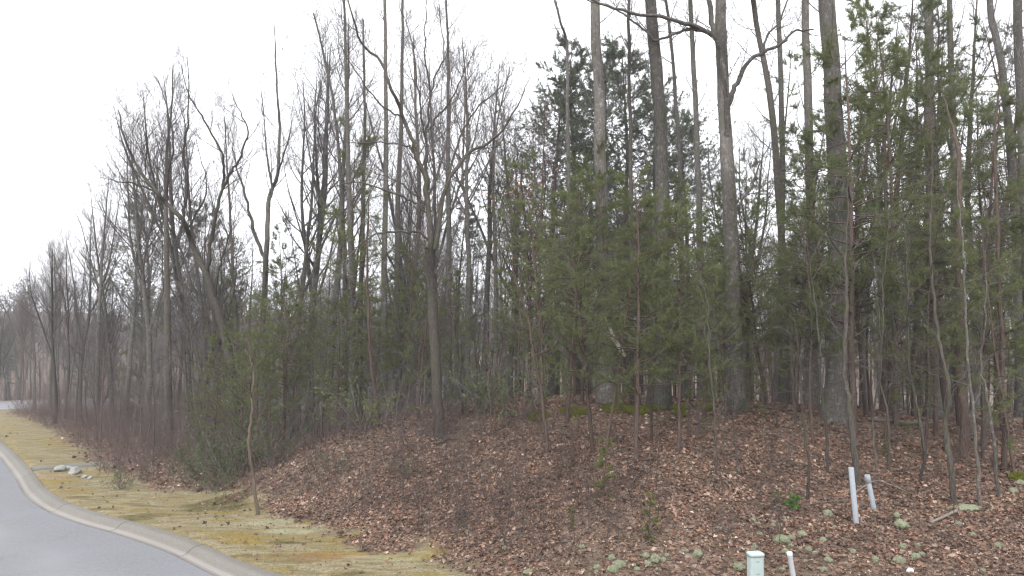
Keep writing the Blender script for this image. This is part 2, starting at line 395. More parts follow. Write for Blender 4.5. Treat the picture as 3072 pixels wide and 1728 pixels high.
def blob(cx, cy, rx, ry, seed):
    d = ((fx-cx)/rx)**2+((fy-cy)/ry)**2; return np.clip(ss(1.5, .3, d+(fbm(fx*2.5, fy*2.5, seed)-.5)*1.6), 0, 1)
def atp(u, v): # photo pixel -> plan position on the ground (marching)
    lo, hi = 6.0, 80.0
    ys = np.linspace(6, 80, 600); q = np.array([P(u, v, t) for t in ys]); g = gz(q[:, 0], q[:, 1]); below = np.nonzero(q[:, 2] < g)[0]
    k = below[0] if len(below) else 0; return q[k, 0], q[k, 1]
tone = np.zeros((len(fx), 3))
for (u, v, rx, ry) in [(650, 1512, .9, .75), (400, 1555, .55, .3), (700, 1525, .5, .4), (860, 1630, .3, .2), (600, 1490+40, .6, .3)]:
    x, y = atp(u, v); tone[:, 0] = np.maximum(tone[:, 0], blob(x, y, rx, ry, 31))
for (u, v, rx, ry, s) in [(960, 1670, .9, .3, .3), (1520, 1232, .5, .9, 1), (150, 1430, .8, .4, .35), (1560, 1228, .4, .6, .8)]:
    x, y = atp(u, v); tone[:, 1] = np.maximum(tone[:, 1], s*blob(x, y, rx, ry, 33))
for (u, v, rx, ry, s) in [(850, 1598, .45, .2, .55), (900, 1600, .3, .2, .5), (790, 1572, .6, .2, .5), (1130, 1680, .7, .3, .35)]:
    x, y = atp(u, v); tone[:, 2] = np.maximum(tone[:, 2], s*blob(x, y, rx, ry, 35))
me = MB().add(V, F).mesh('ground', M_GROUND)
a = me.attributes.new('verge', 'FLOAT', 'POINT'); a.data.foreach_set('value', vg.astype(np.float32))
a = me.attributes.new('tone', 'FLOAT_COLOR', 'POINT'); a.data.foreach_set('color', np.column_stack([tone, np.ones(len(fx))]).astype(np.float32).ravel())
ground = tag(link('ground', me), 'leaf covered woodland bank with a mossy dry grass verge beside the road', kind='structure')

# road sheet and kerb, swept along the plan curve
tang = norm(np.gradient(CL, axis=0)); nrm = np.column_stack([tang[:, 1], -tang[:, 0]])     # towards the wood
def sweep(sel, prof):
    """prof: (offset towards the wood, height above z0)"""
    c = CL[sel]; n = nrm[sel]; k = len(prof)
    V = np.empty((len(c), k, 3))
    for j, (o, h) in enumerate(prof):
        V[:, j, :2] = c+n*o; V[:, j, 2] = z0(c[:, 1])+h
    i, j = np.meshgrid(np.arange(len(c)-1), np.arange(k-1), indexing='ij'); b = (i*k+j).ravel()
    return V.reshape(-1, 3), np.column_stack([b, b+1, b+k+1, b+k])
sel = np.arange(0, len(CL))
offs = -.49-np.linspace(0, 7.3, 27); v, f = sweep(sel, [(o, .012+.05*math.sin(math.pi*(-o-.6)/7.1)) for o in offs])
me = MB().add(v, f[:, ::-1]).mesh('road', M_ASPHALT)
o_ = np.tile(-offs-.6, len(sel)); arc = np.repeat(CT, len(offs))
wear = .55*np.exp(-((o_-1.5)/.45)**2)*(1.6*fbm(arc*.5, o_*.8, 44)-.2)+.5*np.exp(-((o_-3.2)/.45)**2)*(1.6*fbm(arc*.5, o_*.8, 45)-.2)-.25*np.exp(-(o_/.35)**2)
a = me.attributes.new('wear', 'FLOAT', 'POINT'); a.data.foreach_set('value', np.clip(wear, 0, 1).astype(np.float32))
tag(link('road', me), 'grey asphalt road curving away past the wooded bank', kind='structure')
KP = [(0, -.32), (.0, .118), (-.012, .13), (-.13, .13), (-.19, .118), (-.25, .085), (-.30, .045), (-.33, .018), (-.40, .006), (-.50, .016), (-.51, -.3)]
kerb = tag(link('kerb', None), 'rolled concrete kerb and gutter along the wooded side of the road', kind='structure')
step = CT[1]-CT[0]; seglen = max(4, int(round(3.0/step)))
def kerb_piece(i0, i1, mirror=False, parent=kerb, nm='kerb_section'):
    s = np.arange(i0, i1+1)
    prof = KP if not mirror else [(-8.3-o, h) for o, h in KP]
    c = CL[s].copy(); c[0] += tang[s[0]]*.012; c[-1] -= tang[s[-1]]*.012
    k = len(prof); V = np.empty((len(s), k, 3))
    for j, (o, h) in enumerate(prof): V[:, j, :2] = c+nrm[s]*o; V[:, j, 2] = z0(c[:, 1])+h
    i, j = np.meshgrid(np.arange(len(s)-1), np.arange(k-1), indexing='ij'); b = (i*k+j).ravel()
    F = np.column_stack([b, b+1, b+k+1, b+k])
    if not mirror: F = F[:, ::-1]
    mb = MB(); mb.add(V.reshape(-1, 3), F)
    mb.f.append(np.array([list(range(k))])); mb.m.append(np.zeros(1, np.int32)); mb.f.append(np.array([[(len(s)-1)*k+q for q in range(k)]])); mb.m.append(np.zeros(1, np.int32))
    me = mb.mesh('kerb_section', M_CONC, smooth=False)
    w = np.array([0, 0, 0, 0, .1, .1, .2, .9, 1, .25, 0]); ar = np.repeat(CT[s], k)
    wash = np.tile(w, len(s))*np.clip(.5+fbm(ar*.5, ar*0, 51), 0, 1)
    a = me.attributes.new('wash', 'FLOAT', 'POINT'); a.data.foreach_set('value', wash.astype(np.float32))
    w = np.array([0, .5, .5, .2, 0, .15, .35, .1, 0, .7, .7]); gr = np.tile(w, len(s))*np.clip(fbm(ar*1.1, ar*0+3, 52)*1.5-.2, 0, 1)
    a = me.attributes.new('grime', 'FLOAT', 'POINT'); a.data.foreach_set('value', gr.astype(np.float32))
    link(nm, me, parent)
i = 0
while i+seglen < len(CL):
    kerb_piece(i, i+seglen); i += seglen
kerb2 = tag(link('kerb_across', None), 'far kerb on the other side of the curving road', kind='structure')
hair = np.nonzero((CT > CT[np.argmin(CL[:, 0])]-26) & (CT < CT[np.argmin(CL[:, 0])]+30))[0]
i = hair[0]
while i+seglen < hair[-1]:
    kerb_piece(i, i+seglen, True, kerb2); i += seglen

# the winter air
hm = bpy.data.materials.new('haze'); hm.use_nodes = True; hn = hm.node_tree; hn.nodes.remove(hn.nodes['Principled BSDF'])
pv = hn.nodes.new('ShaderNodeVolumePrincipled'); pv.inputs['Color'].default_value = (.86, .9, 1, 1); pv.inputs['Density'].default_value = .0007
hn.links.new(pv.outputs[0], hn.nodes['Material Output'].inputs['Volume'])
zb = float(GZ.min())-1; x0_, x1_, y0_, y1_, z1_ = -425, 425, -65, 465, 27
hv = [(x, y, z) for x in (x0_, x1_) for y in (y0_, y1_) for z in (zb, z1_)]
tag(link('haze', MB().add(hv, [[0, 1, 3, 2], [4, 6, 7, 5], [0, 4, 5, 1], [2, 3, 7, 6], [0, 2, 6, 4], [1, 5, 7, 3]]).mesh('haze', hm, False)), 'thin grey winter haze in the air', kind='stuff')

# ------------------------------------------------------------------ trees: bare
def bare_chains(rg, H, r0, cs, nl, a0, a1, lf, up, nfork=0, lean=0.0, wob=.035, l2=9, l3=6, forkt=(.3, .55)):
    d = np.array([[rg.normal(0, 1)*lean, rg.normal(0, 1)*lean, 1]])
    st = grow(np.array([[0, 0, -.25]]), d, H+.25, r0, r0*.07, 24, wob, .04, rg, .8)
    st[1][0, 0] *= 1.5; st[1][0, 1] *= 1.12
    stems = [st]
    if nfork:
        p, dd, t, r, L = kids(st, nfork, forkt[0], forkt[1], 12, 28, rg)
        stems.append(grow(p, dd, L*(1-t)*rg.uniform(.85, 1.0, len(p)), r*.72, r*.06+.004, 14, wob*1.6, .07, rg, .8))
    return stems
def dress(rg, stems, H, cs, nl, a0, a1, lf, up, l2=9, l3=6, start=None):
    """limbs, branches and twigs on stems; returns limb, branch, twig chains"""
    lim = []
    for n, st in enumerate(stems):
        c0 = cs if n == 0 else .15
        if start is not None: c0 = start[n]
        m = nl if n == 0 else max(3, int(nl*.45))
        p, d, t, r, L = kids(st, m, c0, .985, a0, a1, rg)
        x = (t-c0)/(1-c0)
        ln = H*lf*(1-.75*x)*rg.uniform(.45, 1.15, len(p))
        lim.append(grow(p, d, ln*1.2, np.minimum(r*.5, .010+ln*.009), .0035, 8, .065, up, rg))
    lim = (np.concatenate([a[0] for a in lim]), np.concatenate([a[1] for a in lim]))
    p, d, t, r, L = kids(lim, l2, .12, 1, 22, 55, rg)
    br = grow(p, d, np.minimum(L*(.62-.3*t)*rg.uniform(.5, 1.2, len(p)), 2.8)+.15, np.minimum(r*.55, .010)+.001, .0025, 4, .08, up*.7, rg)
    p, d, t, r, L = kids(br, l3, .12, 1, 18, 50, rg)
    tw = grow(p, d, L*(.55-.2*t)*rg.uniform(.5, 1.3, len(p))+.08, .0036, .0016, 2, .09, up*.5, rg)
    return lim, br, tw
def bare_tree(seed, H, r0, cs=.3, nl=22, a0=28, a1=55, lf=.3, up=.12, nfork=0, lean=.04, wob=.035, l2=9, l3=5, mt=None, mw=None, forkt=(.3, .55), cat=None):
    rg = np.random.default_rng(seed)
    stems = bare_chains(rg, H, r0, cs, nl, a0, a1, lf, up, nfork, lean, wob, forkt=forkt)
    lim, br, tw = dress(rg, stems, H, cs, nl, a0, a1, lf, up, l2, l3)
    tb = MB(); tubes(tb, stems[0], 9, 0, .035, rg)
    if nfork: tubes(tb, stems[1], 7)
    cb = MB(); tubes(cb, lim, 5, 0); tubes(cb, br, 3, 1); tubes(cb, tw, 3, 1)
    return tb.mesh('trunk', mt or M_GREY), cb.mesh('crown', [mt or M_GREY, mw or M_TWIG])
def needles(mb, pos, ax, L, w, rg, per, mi=0, spread=(25, 80)):
    """thin needle triangles radiating round each tuft axis"""
    N = len(pos); idx = np.repeat(np.arange(N), per); M = len(idx)
    rv = rg.normal(0, 1, (M, 3)); A = ax[idx]; pe = norm(rv-(rv*A).sum(1, keepdims=True)*A)
    an = np.radians(rg.uniform(*spread, M))[:, None]; d = np.cos(an)*A+np.sin(an)*pe
    ln = (L*rg.uniform(.7, 1.2, M))[:, None]; b = pos[idx]+rg.normal(0, L*.12, (M, 3))
    s = norm(np.cross(d, rg.normal(0, 1, (M, 3))))*w/2
    V = np.stack([b-s, b+s, b+d*ln], 1).reshape(-1, 3); mb.add(V, np.arange(3*M).reshape(-1, 3), mi)
def pine(seed, H, r0, cs=.2, nb=46, bl=.24, ang=(60, 95), tl=.10, tw=.0085, per=10, l2=7, tufts=5, mn=None, mt=None, wob=.03, lean=.04, shape='young', bare=.3):
    rg = np.random.default_rng(seed)
    st = grow(np.array([[0, 0, -.2]]), np.array([[rg.normal(0, 1)*lean, rg.normal(0, 1)*lean, 1]]), H+.2, r0, .006, 20, wob, .05, rg, .8)
    p, d, t, r, L = kids(st, nb, cs, .99, *ang, rg, flat=0)
    x = (t-cs)/(1-cs)
    if shape == 'young': ln = H*bl*(1-.72*x)*rg.uniform(.5, 1.2, len(p))*np.where(x < .15, .7, 1)
    else: ln = H*bl*np.clip(1.1*np.sin(np.clip(x*1.05+.12, 0, 1)*math.pi)**.6, .25, 2)*rg.uniform(.55, 1.15, len(p))
    br = grow(p, d, ln, np.minimum(r*.5, .018), .003, 7, .09, .035, rg)
    p, d, t2, r, L = kids(br, l2, bare, 1, 28, 60, rg)
    tg = grow(p, d, L*(.42-.2*t2)*rg.uniform(.5, 1.2, len(p))+.08, np.minimum(r*.6, .006), .002, 3, .12, .1, rg)
    tb = MB(); tubes(tb, st, 8, 0, .04, rg)
    bb = MB(); tubes(bb, br, 4, 0); tubes(bb, tg, 3, 1)
    nb_ = MB()
    keep = rg.random(len(br[0])) > (.16 if shape == 'young' else .05)
    sel = keep[np.repeat(np.arange(len(br[0])), l2)] & (rg.random(len(tg[0])) > .12)
    p, d, *_ = kids((tg[0][sel], tg[1][sel]), tufts, .1, 1.0, 0, 25, rg); needles(nb_, p, d, tl, tw, rg, per, 0, (15, 65))
    p, d, *_ = kids((br[0][keep], br[1][keep]), tufts*2, .5, 1.0, 0, 20, rg); needles(nb_, p, d, tl, tw, rg, per, 0, (15, 65))
    return tb.mesh('trunk', mt or M_RED), bb.mesh('branches', [mt or M_RED, M_TWIG]), nb_.mesh('needles', mn or M_NEEDLE)
def put(name, meshes, names, loc, rz=0, sc=1.0, tilt=(0, 0), scz=None):
    e = link(name, None, None, loc, (tilt[0], tilt[1], rz), (sc, sc, scz or sc)); e.empty_display_size = .2
    for n, m in zip(names, meshes): link(n, m, e)
    return e
TR = ['trunk', 'crown']; PN = ['trunk', 'branches', 'needles']
def spot(u, y, v=1250):
    p = P(u, v, y); return (p[0], y, gz(p[0], y))
def top_scale(loc, vtop, H):
    return max(.2, (P(1536, vtop, loc[1])[2]-loc[2])/H)

# prototypes
BV = [bare_tree(100+i, 14, r, cs, nl, a0, a1, lf, up, nf, .03, .03, mt=mt, mw=mw) for i, (r, cs, nl, a0, a1, lf, up, nf, mt, mw) in enumerate([
    (.15, .38, 22, 25, 50, .27, .14, 0, M_GREY, M_TWIG), (.12, .30, 24, 25, 48, .24, .16, 1, M_GREY, M_TWIG), (.17, .42, 20, 30, 60, .32, .10, 2, M_DARK, M_TWIG),
    (.11, .45, 20, 22, 45, .22, .18, 0, M_PALE, M_TWIG), (.14, .28, 26, 30, 55, .26, .12, 2, M_GREY, M_TWIGR), (.10, .35, 22, 28, 50, .22, .15, 1, M_RED, M_TWIGR),
    (.13, .5, 20, 25, 55, .26, .12, 1, M_PALE, M_TWIG), (.16, .33, 26, 30, 60, .3, .1, 3, M_GREY, M_TWIG)])]
SV = [bare_tree(200+i, 5, r, .22, 13, 30, 65, .24, .07, nf, .07, .05, 5, 4, mt=mt, mw=mw) for i, (r, nf, mt, mw) in enumerate([
    (.022, 0, M_GREY, M_TWIG), (.03, 1, M_RED, M_TWIGR), (.018, 0, M_PALE, M_TWIG), (.026, 2, M_DARK, M_TWIGR), (.035, 1, M_GREY, M_TWIG), (.016, 0, M_BRAMBLE, M_BRAMBLE)])]
PV = [pine(300+i, 7, r, cs, nb, bl) for i, (r, cs, nb, bl) in enumerate([(.055, .24, 58, .27), (.05, .30, 52, .29), (.06, .2, 64, .26), (.045, .34, 48, .28), (.055, .26, 60, .31), (.04, .14, 54, .27)])]
PT = [pine(320+i, 13, r, cs, nb, bl, (50, 95), .10, .014, 10, 7, 4, M_NEEDLED if i % 2 else M_NEEDLE) for i, (r, cs, nb, bl) in enumerate([(.10, .38, 46, .15), (.12, .45, 42, .17), (.11, .3, 50, .14)])]
PB = [pine(340+i, 15, .17, .34, 96, .28, (50, 92), .15, .021, 9, 9, 5, M_NEEDLED, M_DARK, shape='big') for i in range(2)]

heroes = []      # (x, y) kept clear
def free(x, y, r=.8): return all((x-a)**2+(y-b)**2 > r*r for a, b in heroes)

# ------------------------------------------------------------------ trees whose limbs the photograph shows, each grown on its own limbs
def hero(name, y, limbs, rad, label, mt, mw, seed, H=10, tw=(26, 26), baseuv=None, lf=.22, up=.1, a=(25, 60), cs=.35, l2=9, l3=5, flare=1.5):
    """limbs: list of (pixel polyline, r start, r end, depth slope). The first is the trunk from the ground up"""
    rg = np.random.default_rng(seed); chains = []; pts0 = None
    prev = []
    for n, (pl, r0, r1, dz) in enumerate(limbs):
        if seed in (11, 12): r0 *= .87
        m = len(pl); off = np.zeros(m)
        pp = [P(u, v, y) for u, v in pl]; L = np.concatenate([[0], np.cumsum([np.linalg.norm(pp[i+1]-pp[i]) for i in range(m-1)])])
        yb = y
        if n:   # start where the parent passes
            q = np.concatenate([c[0][0] for c in chains]); pr = (q-np.array(P(*pl[0], y))); pr[:, 1] = 0; k = (pr**2).sum(1).argmin(); yb = q[k, 1]
        pp = np.array([P(pl[i][0], pl[i][1], yb+dz*L[i]+(rg.normal(0, .04)*L[i] if i else 0)) for i in range(m)])
        if n == 0:
            g = gz(pp[0, 0], pp[0, 1]); pp[0, 2] = g-.25
        ns = max(6, 4*(m-1)) if n else max(14, 4*(m-1))
        ch = spline(pp, np.interp(L, [0, L[-1]], [r0, r1]), ns)
        if n == 0: ch[1][0, 0] *= flare*1.15; ch[1][0, 1] *= 1+(flare-1)*.5
        else: ch[1][0, 0] *= .25; ch[1][0, 1] *= .85
        ch[0][0, 1:-1] += rg.normal(0, .018, ch[0][0, 1:-1].shape)*(1 if r0 < .12 else .7)
        chains.append(ch)
    base = chains[0][0][0, 0].copy(); base[2] += .25
    for c in chains: c[0][0] -= base
    tb = MB(); tubes(tb, chains[0], 12, 0, .03, rg)
    cb = MB()
    for c in chains[1:]: tubes(cb, c, 7 if c[1][0, 0] > .04 else 5, 0, .03, rg)
    # limbs, branches, twigs
    lims = []
    for n, c in enumerate(chains):
        Lc = np.linalg.norm(np.diff(c[0][0], axis=0), axis=1).sum()
        cnt = int(max(4, Lc*2.0)) if n else tw[0]//2
        p, d, t, r, L = kids(c, cnt, cs if n == 0 else .12, 1, a[0], a[1], rg)
        ln = H*lf*(1-.6*t)*rg.uniform(.3, 1.1, len(p))*(.7 if n else 1)
        lims.append(grow(p, d, ln*1.25, np.minimum(r*.45, .006+ln*.008), .0035, 8, .07, up, rg))
    lim = (np.concatenate([q[0] for q in lims]), np.concatenate([q[1] for q in lims]))
    p, d, t, r, L = kids(lim, l2, .1, 1, 22, 58, rg)
    br = grow(p, d, L*(.6-.3*t)*rg.uniform(.5, 1.2, len(p))+.12, np.minimum(r*.55, .008)+.001, .0025, 4, .09, up*.6, rg)
    p, d, t, r, L = kids(br, l3, .15, 1, 20, 60, rg)
    tws = grow(p, d, L*(.55-.2*t)*rg.uniform(.5, 1.3, len(p))+.08, .0034, .0016, 2, .1, up*.4, rg)
    tubes(cb, lim, 5, 0); tubes(cb, br, 3, 1); tubes(cb, tws, 3, 1)
    e = put(name, [tb.mesh('trunk', mt), cb.mesh('crown', [mt, mw])], TR, base)
    tag(e, label, 'tree'); heroes.append((base[0], base[1])); return e

hero('bare_tree', 18.3, [
    ([(1322, 1330), (1312, 1200), (1303, 1000), (1296, 860), (1290, 745)], .155, .125, 0),
    ([(1292, 760), (1291, 700), (1283, 621), (1273, 524), (1252, 476), (1238, 428), (1207, 345), (1176, 269), (1142, 186), (1086, 131), (1052, 28), (1030, -60)], .095, .014, -.10),
    ([(1297, 765), (1314, 690), (1328, 594), (1363, 511), (1404, 462), (1466, 428), (1514, 386), (1563, 297), (1590, 230)], .095, .010, .06),
    ([(1283, 621), (1280, 520), (1276, 414), (1287, 310), (1290, 262), (1273, 159), (1280, 21), (1275, -60)], .055, .010, .16),
    ([(1335, 580), (1352, 500), (1380, 414), (1425, 331), (1473, 290), (1521, 242), (1540, 200)], .045, .008, .22),
    ([(1283, 400), (1310, 350), (1342, 317), (1376, 255), (1395, 190), (1402, 140)], .035, .007, -.25),
    ([(1288, 300), (1310, 220), (1335, 166), (1321, 69), (1318, -20)], .034, .007, .1),
    ([(1276, 420), (1262, 330), (1249, 228), (1238, 145), (1211, 55), (1193, -10)], .035, .007, -.2),
    ([(1290, 725), (1262, 700), (1224, 694), (1142, 697), (1073, 738), (1024, 794), (985, 830)], .040, .008, -.25),
    ([(1282, 640), (1250, 612), (1224, 600), (1169, 573), (1059, 545), (990, 566), (950, 590)], .038, .007, -.1),
    ([(1262, 500), (1240, 452), (1218, 435), (1142, 428), (1045, 428), (1010, 407), (960, 370)], .033, .006, .2),
    ([(1280, 640), (1262, 600), (1245, 586), (1197, 545), (1142, 524), (1080, 500)], .032, .006, .25),
    ([(1207, 345), (1180, 340), (1130, 300), (1080, 235), (1030, 150), (990, 60)], .030, .006, -.2),
    ([(1307, 705), (1330, 688), (1356, 683), (1380, 672)], .024, .008, -.2),
    ([(1400, 462), (1412, 400), (1400, 320), (1405, 200), (1440, 120)], .026, .006, .1),
], .1, 'tall dark multi-limbed bare tree standing alone on the middle of the leafy slope', M_DARK, M_TWIG, 11, H=9, tw=(10, 0), cs=.6)

hero('bare_tree', 25, [
    ([(716, 1330), (690, 1080), (671, 1000), (640, 895), (615, 820), (578, 734), (547, 659), (497, 609), (472, 578), (435, 535), (404, 485), (373, 410), (355, 330)], .21, .02, 0),
    ([(618, 830), (626, 775), (634, 721), (646, 650), (658, 597), (671, 535), (665, 460), (627, 386), (596, 336), (565, 280), (545, 200)], .095, .012, .1),
    ([(668, 570), (690, 520), (714, 485), (742, 410), (738, 370), (720, 336), (689, 268)], .065, .012, -.1),
    ([(547, 660), (556, 600), (559, 535), (550, 448), (565, 348), (565, 224), (560, 170)], .075, .010, .12),
    ([(500, 612), (505, 540), (520, 430), (500, 320), (470, 230)], .055, .008, -.15),
    ([(470, 575), (430, 560), (390, 548), (350, 545), (300, 530)], .045, .008, -.1),
    ([(560, 690), (590, 640), (620, 560), (600, 470), (585, 400)], .045, .008, .2),
    ([(645, 900), (655, 820), (672, 760), (690, 690), (684, 665)], .045, .015, -.2),
    ([(435, 535), (440, 450), (430, 370), (440, 280)], .035, .007, .1),
], .2, 'large leaning bare tree with dark forked trunk curving left above the roadside thicket', M_DARK, M_TWIG, 12, H=13, tw=(14, 0), cs=.45, lf=.24, up=.14)

hero('bare_tree', 29, [
    ([(790, 1300), (789, 970), (801, 721), (807, 597), (832, 522), (839, 380), (832, 286), (826, 162), (822, 60)], .17, .014, 0),
    ([(795, 780), (764, 700), (745, 628), (728, 560), (708, 500), (700, 430), (690, 380)], .085, .010, .1),
    ([(803, 640), (815, 560), (800, 450), (790, 330), (775, 220)], .06, .008, .1),
    ([(830, 525), (850, 470), (870, 400), (880, 300)], .045, .008, -.1),
], .2, 'tall slender bare tree just right of the leaning forked tree, splitting in a narrow fork', M_GREY, M_TWIG, 13, H=13, tw=(24, 0), cs=.4, lf=.22, up=.17)

hero('bare_tree', 19.5, [
    ([(2215, 1240), (2205, 1080), (2197, 897), (2192, 720), (2184, 500), (2176, 380), (2168, 250), (2164, 100), (2160, -60), (2155, -260)], .235, .13, 0),
    ([(2178, 440), (2182, 330), (2178, 250), (2166, 166), (2142, 103), (2131, 20), (2125, -90)], .085, .07, -.12),
    ([(2146, 112), (2110, 90), (2052, 69), (1983, 52), (1893, 41), (1797, 10), (1730, -20)], .070, .025, -.2),
    ([(2136, 96), (2100, 91), (2066, 90), (2010, 106), (1969, 121), (1938, 95), (1880, 50), (1830, 20), (1760, 0)], .05, .015, -.05),
    ([(2184, 330), (2200, 270), (2218, 235), (2245, 186), (2287, 159), (2345, 131), (2379, 97), (2440, 88)], .085, .022, -.15),
    ([(2287, 159), (2300, 110), (2340, 60), (2370, -10)], .035, .02, .1),
    ([(2196, 640), (2230, 600), (2260, 540), (2300, 450), (2330, 400)], .04, .008, .3),
    ([(2200, 860), (2240, 840), (2300, 830), (2350, 800)], .03, .008, -.2),
], .2, 'tall pale barked tree with a dark forked limb reaching far left across the sky', M_PALE, M_TWIG, 14, H=12, tw=(12, 0), cs=.35, lf=.2, up=.06)

TALL = [  # trunk polyline bottom to top, distance, r0, r1, label, material
    ([(1822, 1225), (1812, 900), (1800, 483), (1797, 276), (1784, 0), (1780, -200)], 20.5, .22, .13, 'straight grey trunk behind the young pines, leftmost of three big ones', M_PALE),
    ([(1976, 1225), (1982, 850), (1985, 552), (1976, 276), (1952, 0), (1945, -200)], 19.8, .25, .14, 'thick grey trunk rising out of the middle of the young pines', M_GREY),
    ([(2507, 1268), (2514, 1000), (2517, 621), (2500, 300), (2483, 0), (2475, -220)], 18.6, .29, .18, 'thickest furrowed oak trunk with a broad foot, on the right behind the pipes', M_GREY),
    ([(2436, 1232), (2434, 800), (2428, 483), (2414, 0), (2410, -200)], 24, .17, .11, 'slim grey trunk close to the left of the thickest oak', M_PALE),
    ([(2352, 1215), (2348, 800), (2317, 345), (2269, 69), (2240, -150)], 25, .16, .08, 'slim trunk leaning left at its top between the forked pale tree and the oak', M_DARK),
    ([(2330, 1212), (2346, 700), (2345, 345), (2334, 0), (2330, -200)], 27, .13, .08, 'thin upright grey trunk seen behind the leaning slim trunk', M_GREY),
    ([(2798, 1240), (2798, 966), (2790, 500), (2786, 0), (2784, -200)], 22, .19, .11, 'straight grey trunk near the right side, above the leaning thin stems', M_GREY),
    ([(2868, 1245), (2866, 700), (2855, 276), (2848, 0), (2845, -160)], 24, .15, .08, 'straight slim trunk standing close right of the right-hand grey trunk', M_PALE),
    ([(3070, 1250), (3045, 700), (3014, 276), (2966, 0), (2940, -150)], 23, .16, .09, 'trunk leaning left at the top near the right edge of the view', M_GREY),
    ([(3105, 1300), (3080, 700), (3062, 276), (3050, 0), (3045, -160)], 20, .17, .1, 'grey trunk at the very right edge of the view', M_GREY),
    ([(1056, 1280), (1055, 897), (1045, 483), (1036, 138), (1030, -40)], 26, .14, .04, 'tall straight trunk with a pale stripe, third trunk left of the dark central tree', M_GREY),
    ([(1033, 1280), (1031, 690), (1004, 345), (975, 180), (940, 40)], 28, .12, .03, 'tall trunk leaning left at the top among the group left of the dark central tree', M_GREY),
    ([(1080, 1275), (1082, 897), (1093, 500), (1094, 276), (1090, 60)], 27, .12, .035, 'straight slim dark trunk second from the left of the dark central tree', M_DARK),
    ([(1150, 1270), (1152, 897), (1158, 483), (1155, 0), (1150, -150)], 27, .145, .05, 'straight grey trunk nearest to the left of the dark central tree', M_GREY),
    ([(1192, 1262), (1193, 690), (1203, 400), (1207, 138), (1210, -60)], 29, .15, .05, 'grey trunk seen directly behind the left limbs of the dark central tree', M_GREY),
    ([(1347, 1240), (1345, 897), (1345, 500), (1345, 207), (1338, 0)], 28, .15, .04, 'grey trunk rising directly behind the right limb of the dark central tree', M_GREY),
    ([(1487, 1225), (1487, 900), (1480, 483), (1500, 330), (1530, 200)], 33, .14, .02, 'bare tree with fine upright crown right of the dark central tree', M_GREY),
    ([(505, 1330), (503, 1000), (498, 659), (500, 473), (515, 324), (519, 200)], 31, .19, .02, 'straight dark trunk just left of the large leaning bare tree', M_DARK),
    ([(2108, 1225), (2100, 700), (2085, 300), (2070, 0), (2060, -150)], 24, .13, .07, 'slim trunk between the thick grey trunk and the forked pale tree', M_GREY),
    ([(2050, 1225), (2046, 760), (2035, 400), (2010, 100), (1990, -60)], 26, .11, .05, 'slender trunk leaning left, just right of the thick grey trunk in the pines', M_GREY),
    ([(1700, 1225), (1705, 700), (1702, 300), (1700, 130), (1680, 60), (1650, -60)], 27, .12, .04, 'trunk forking near its top in front of the big dark pine crown', M_GREY),
    ([(1895, 1225), (1893, 600), (1890, 300), (1885, 0), (1880, -120)], 26, .10, .05, 'thin mossy trunk midway between the two big grey trunks above the young pines', M_DARK),
]
for n, (pl, y, r0, r1, lab, mt) in enumerate(TALL):
    hero('bare_tree', y, [(pl, r0, r1, 0)], .1, lab, mt, M_TWIG, 500+n, H=12, tw=(30 if pl[0][0] < 1600 else 24, 0), cs=.45 if pl[0][0] < 1600 else .4, lf=.24, up=.15, l2=8, l3=4)

# individual bare trees down the left skyline: (u, distance, top row, variant, label)
SKY = [(60, 62, 880, 5, 'small bare tree on the far left edge beyond the verge'), (105, 56, 800, 4, 'bare tree at the far left rising behind the yellow verge end'),
       (150, 50, 745, 0, 'dark trunked bare tree at the left end of the thicket'), (196, 47, 690, 5, 'bare twiggy tree second from the left end of the thicket'),
       (238, 44, 630, 4, 'bare tree with a spreading grey crown, left of the pale trunk'), (292, 41, 505, 6, 'pale trunked bare tree on the left skyline with upright fine branches'),
       (335, 43, 570, 1, 'bare tree right of the pale trunk on the left skyline'), (372, 39, 520, 0, 'bare tree in front of the distant rounded pine on the left'),
       (440, 37, 400, 7, 'bare tree immediately left of the straight dark trunk'), (575, 34, 250, 4, 'bare tree with many fine branches behind the large leaning tree'),
       (622, 38, 330, 1, 'thin bare tree between the leaning tree and the narrow forked tree'), (735, 33, 300, 3, 'very slim bare tree left of the narrow forked tree'),
       (872, 31, 240, 1, 'bare tree right of the narrow forked tree, arching branches'), (930, 33, 150, 7, 'bare tree with a wide fan of branches in the centre left'),
       (975, 30, 60, 0, 'tall bare tree reaching the upper edge in the centre left'), (1235, 31, 40, 4, 'bare tree behind the crown of the dark central tree'),
       (1290, 34, 120, 1, 'bare tree seen through the fork of the dark central tree'), (1400, 31, 100, 6, 'pale bare tree right behind the long right limb of the dark central tree'),
       (1445, 35, 180, 0, 'bare tree in the gap right of the dark central tree'), (1560, 36, 240, 4, 'bare tree at the left side of the big dark pine crown'),
       (1625, 30, 300, 5, 'reddish bare tree holding dry brown leaves left of the young pines'), (2250, 32, 380, 7, 'wide bare tree far behind the forked pale tree'),
       (2590, 27, 60, 1, 'bare tree right of the thickest oak'), (2700, 30, 40, 0, 'bare tree between the reddish pine pair and the right-hand grey trunk'),
       (2925, 27, -20, 4, 'bare tree left of the leaning trunk at the right edge')]
for n, (u, y, vt, k, lab) in enumerate(SKY):
    loc = spot(u, y); s = top_scale(loc, vt, 14)
    tag(put('bare_tree', BV[k], TR, loc, n*1.7, s), lab, 'tree'); heroes.append(loc[:2])

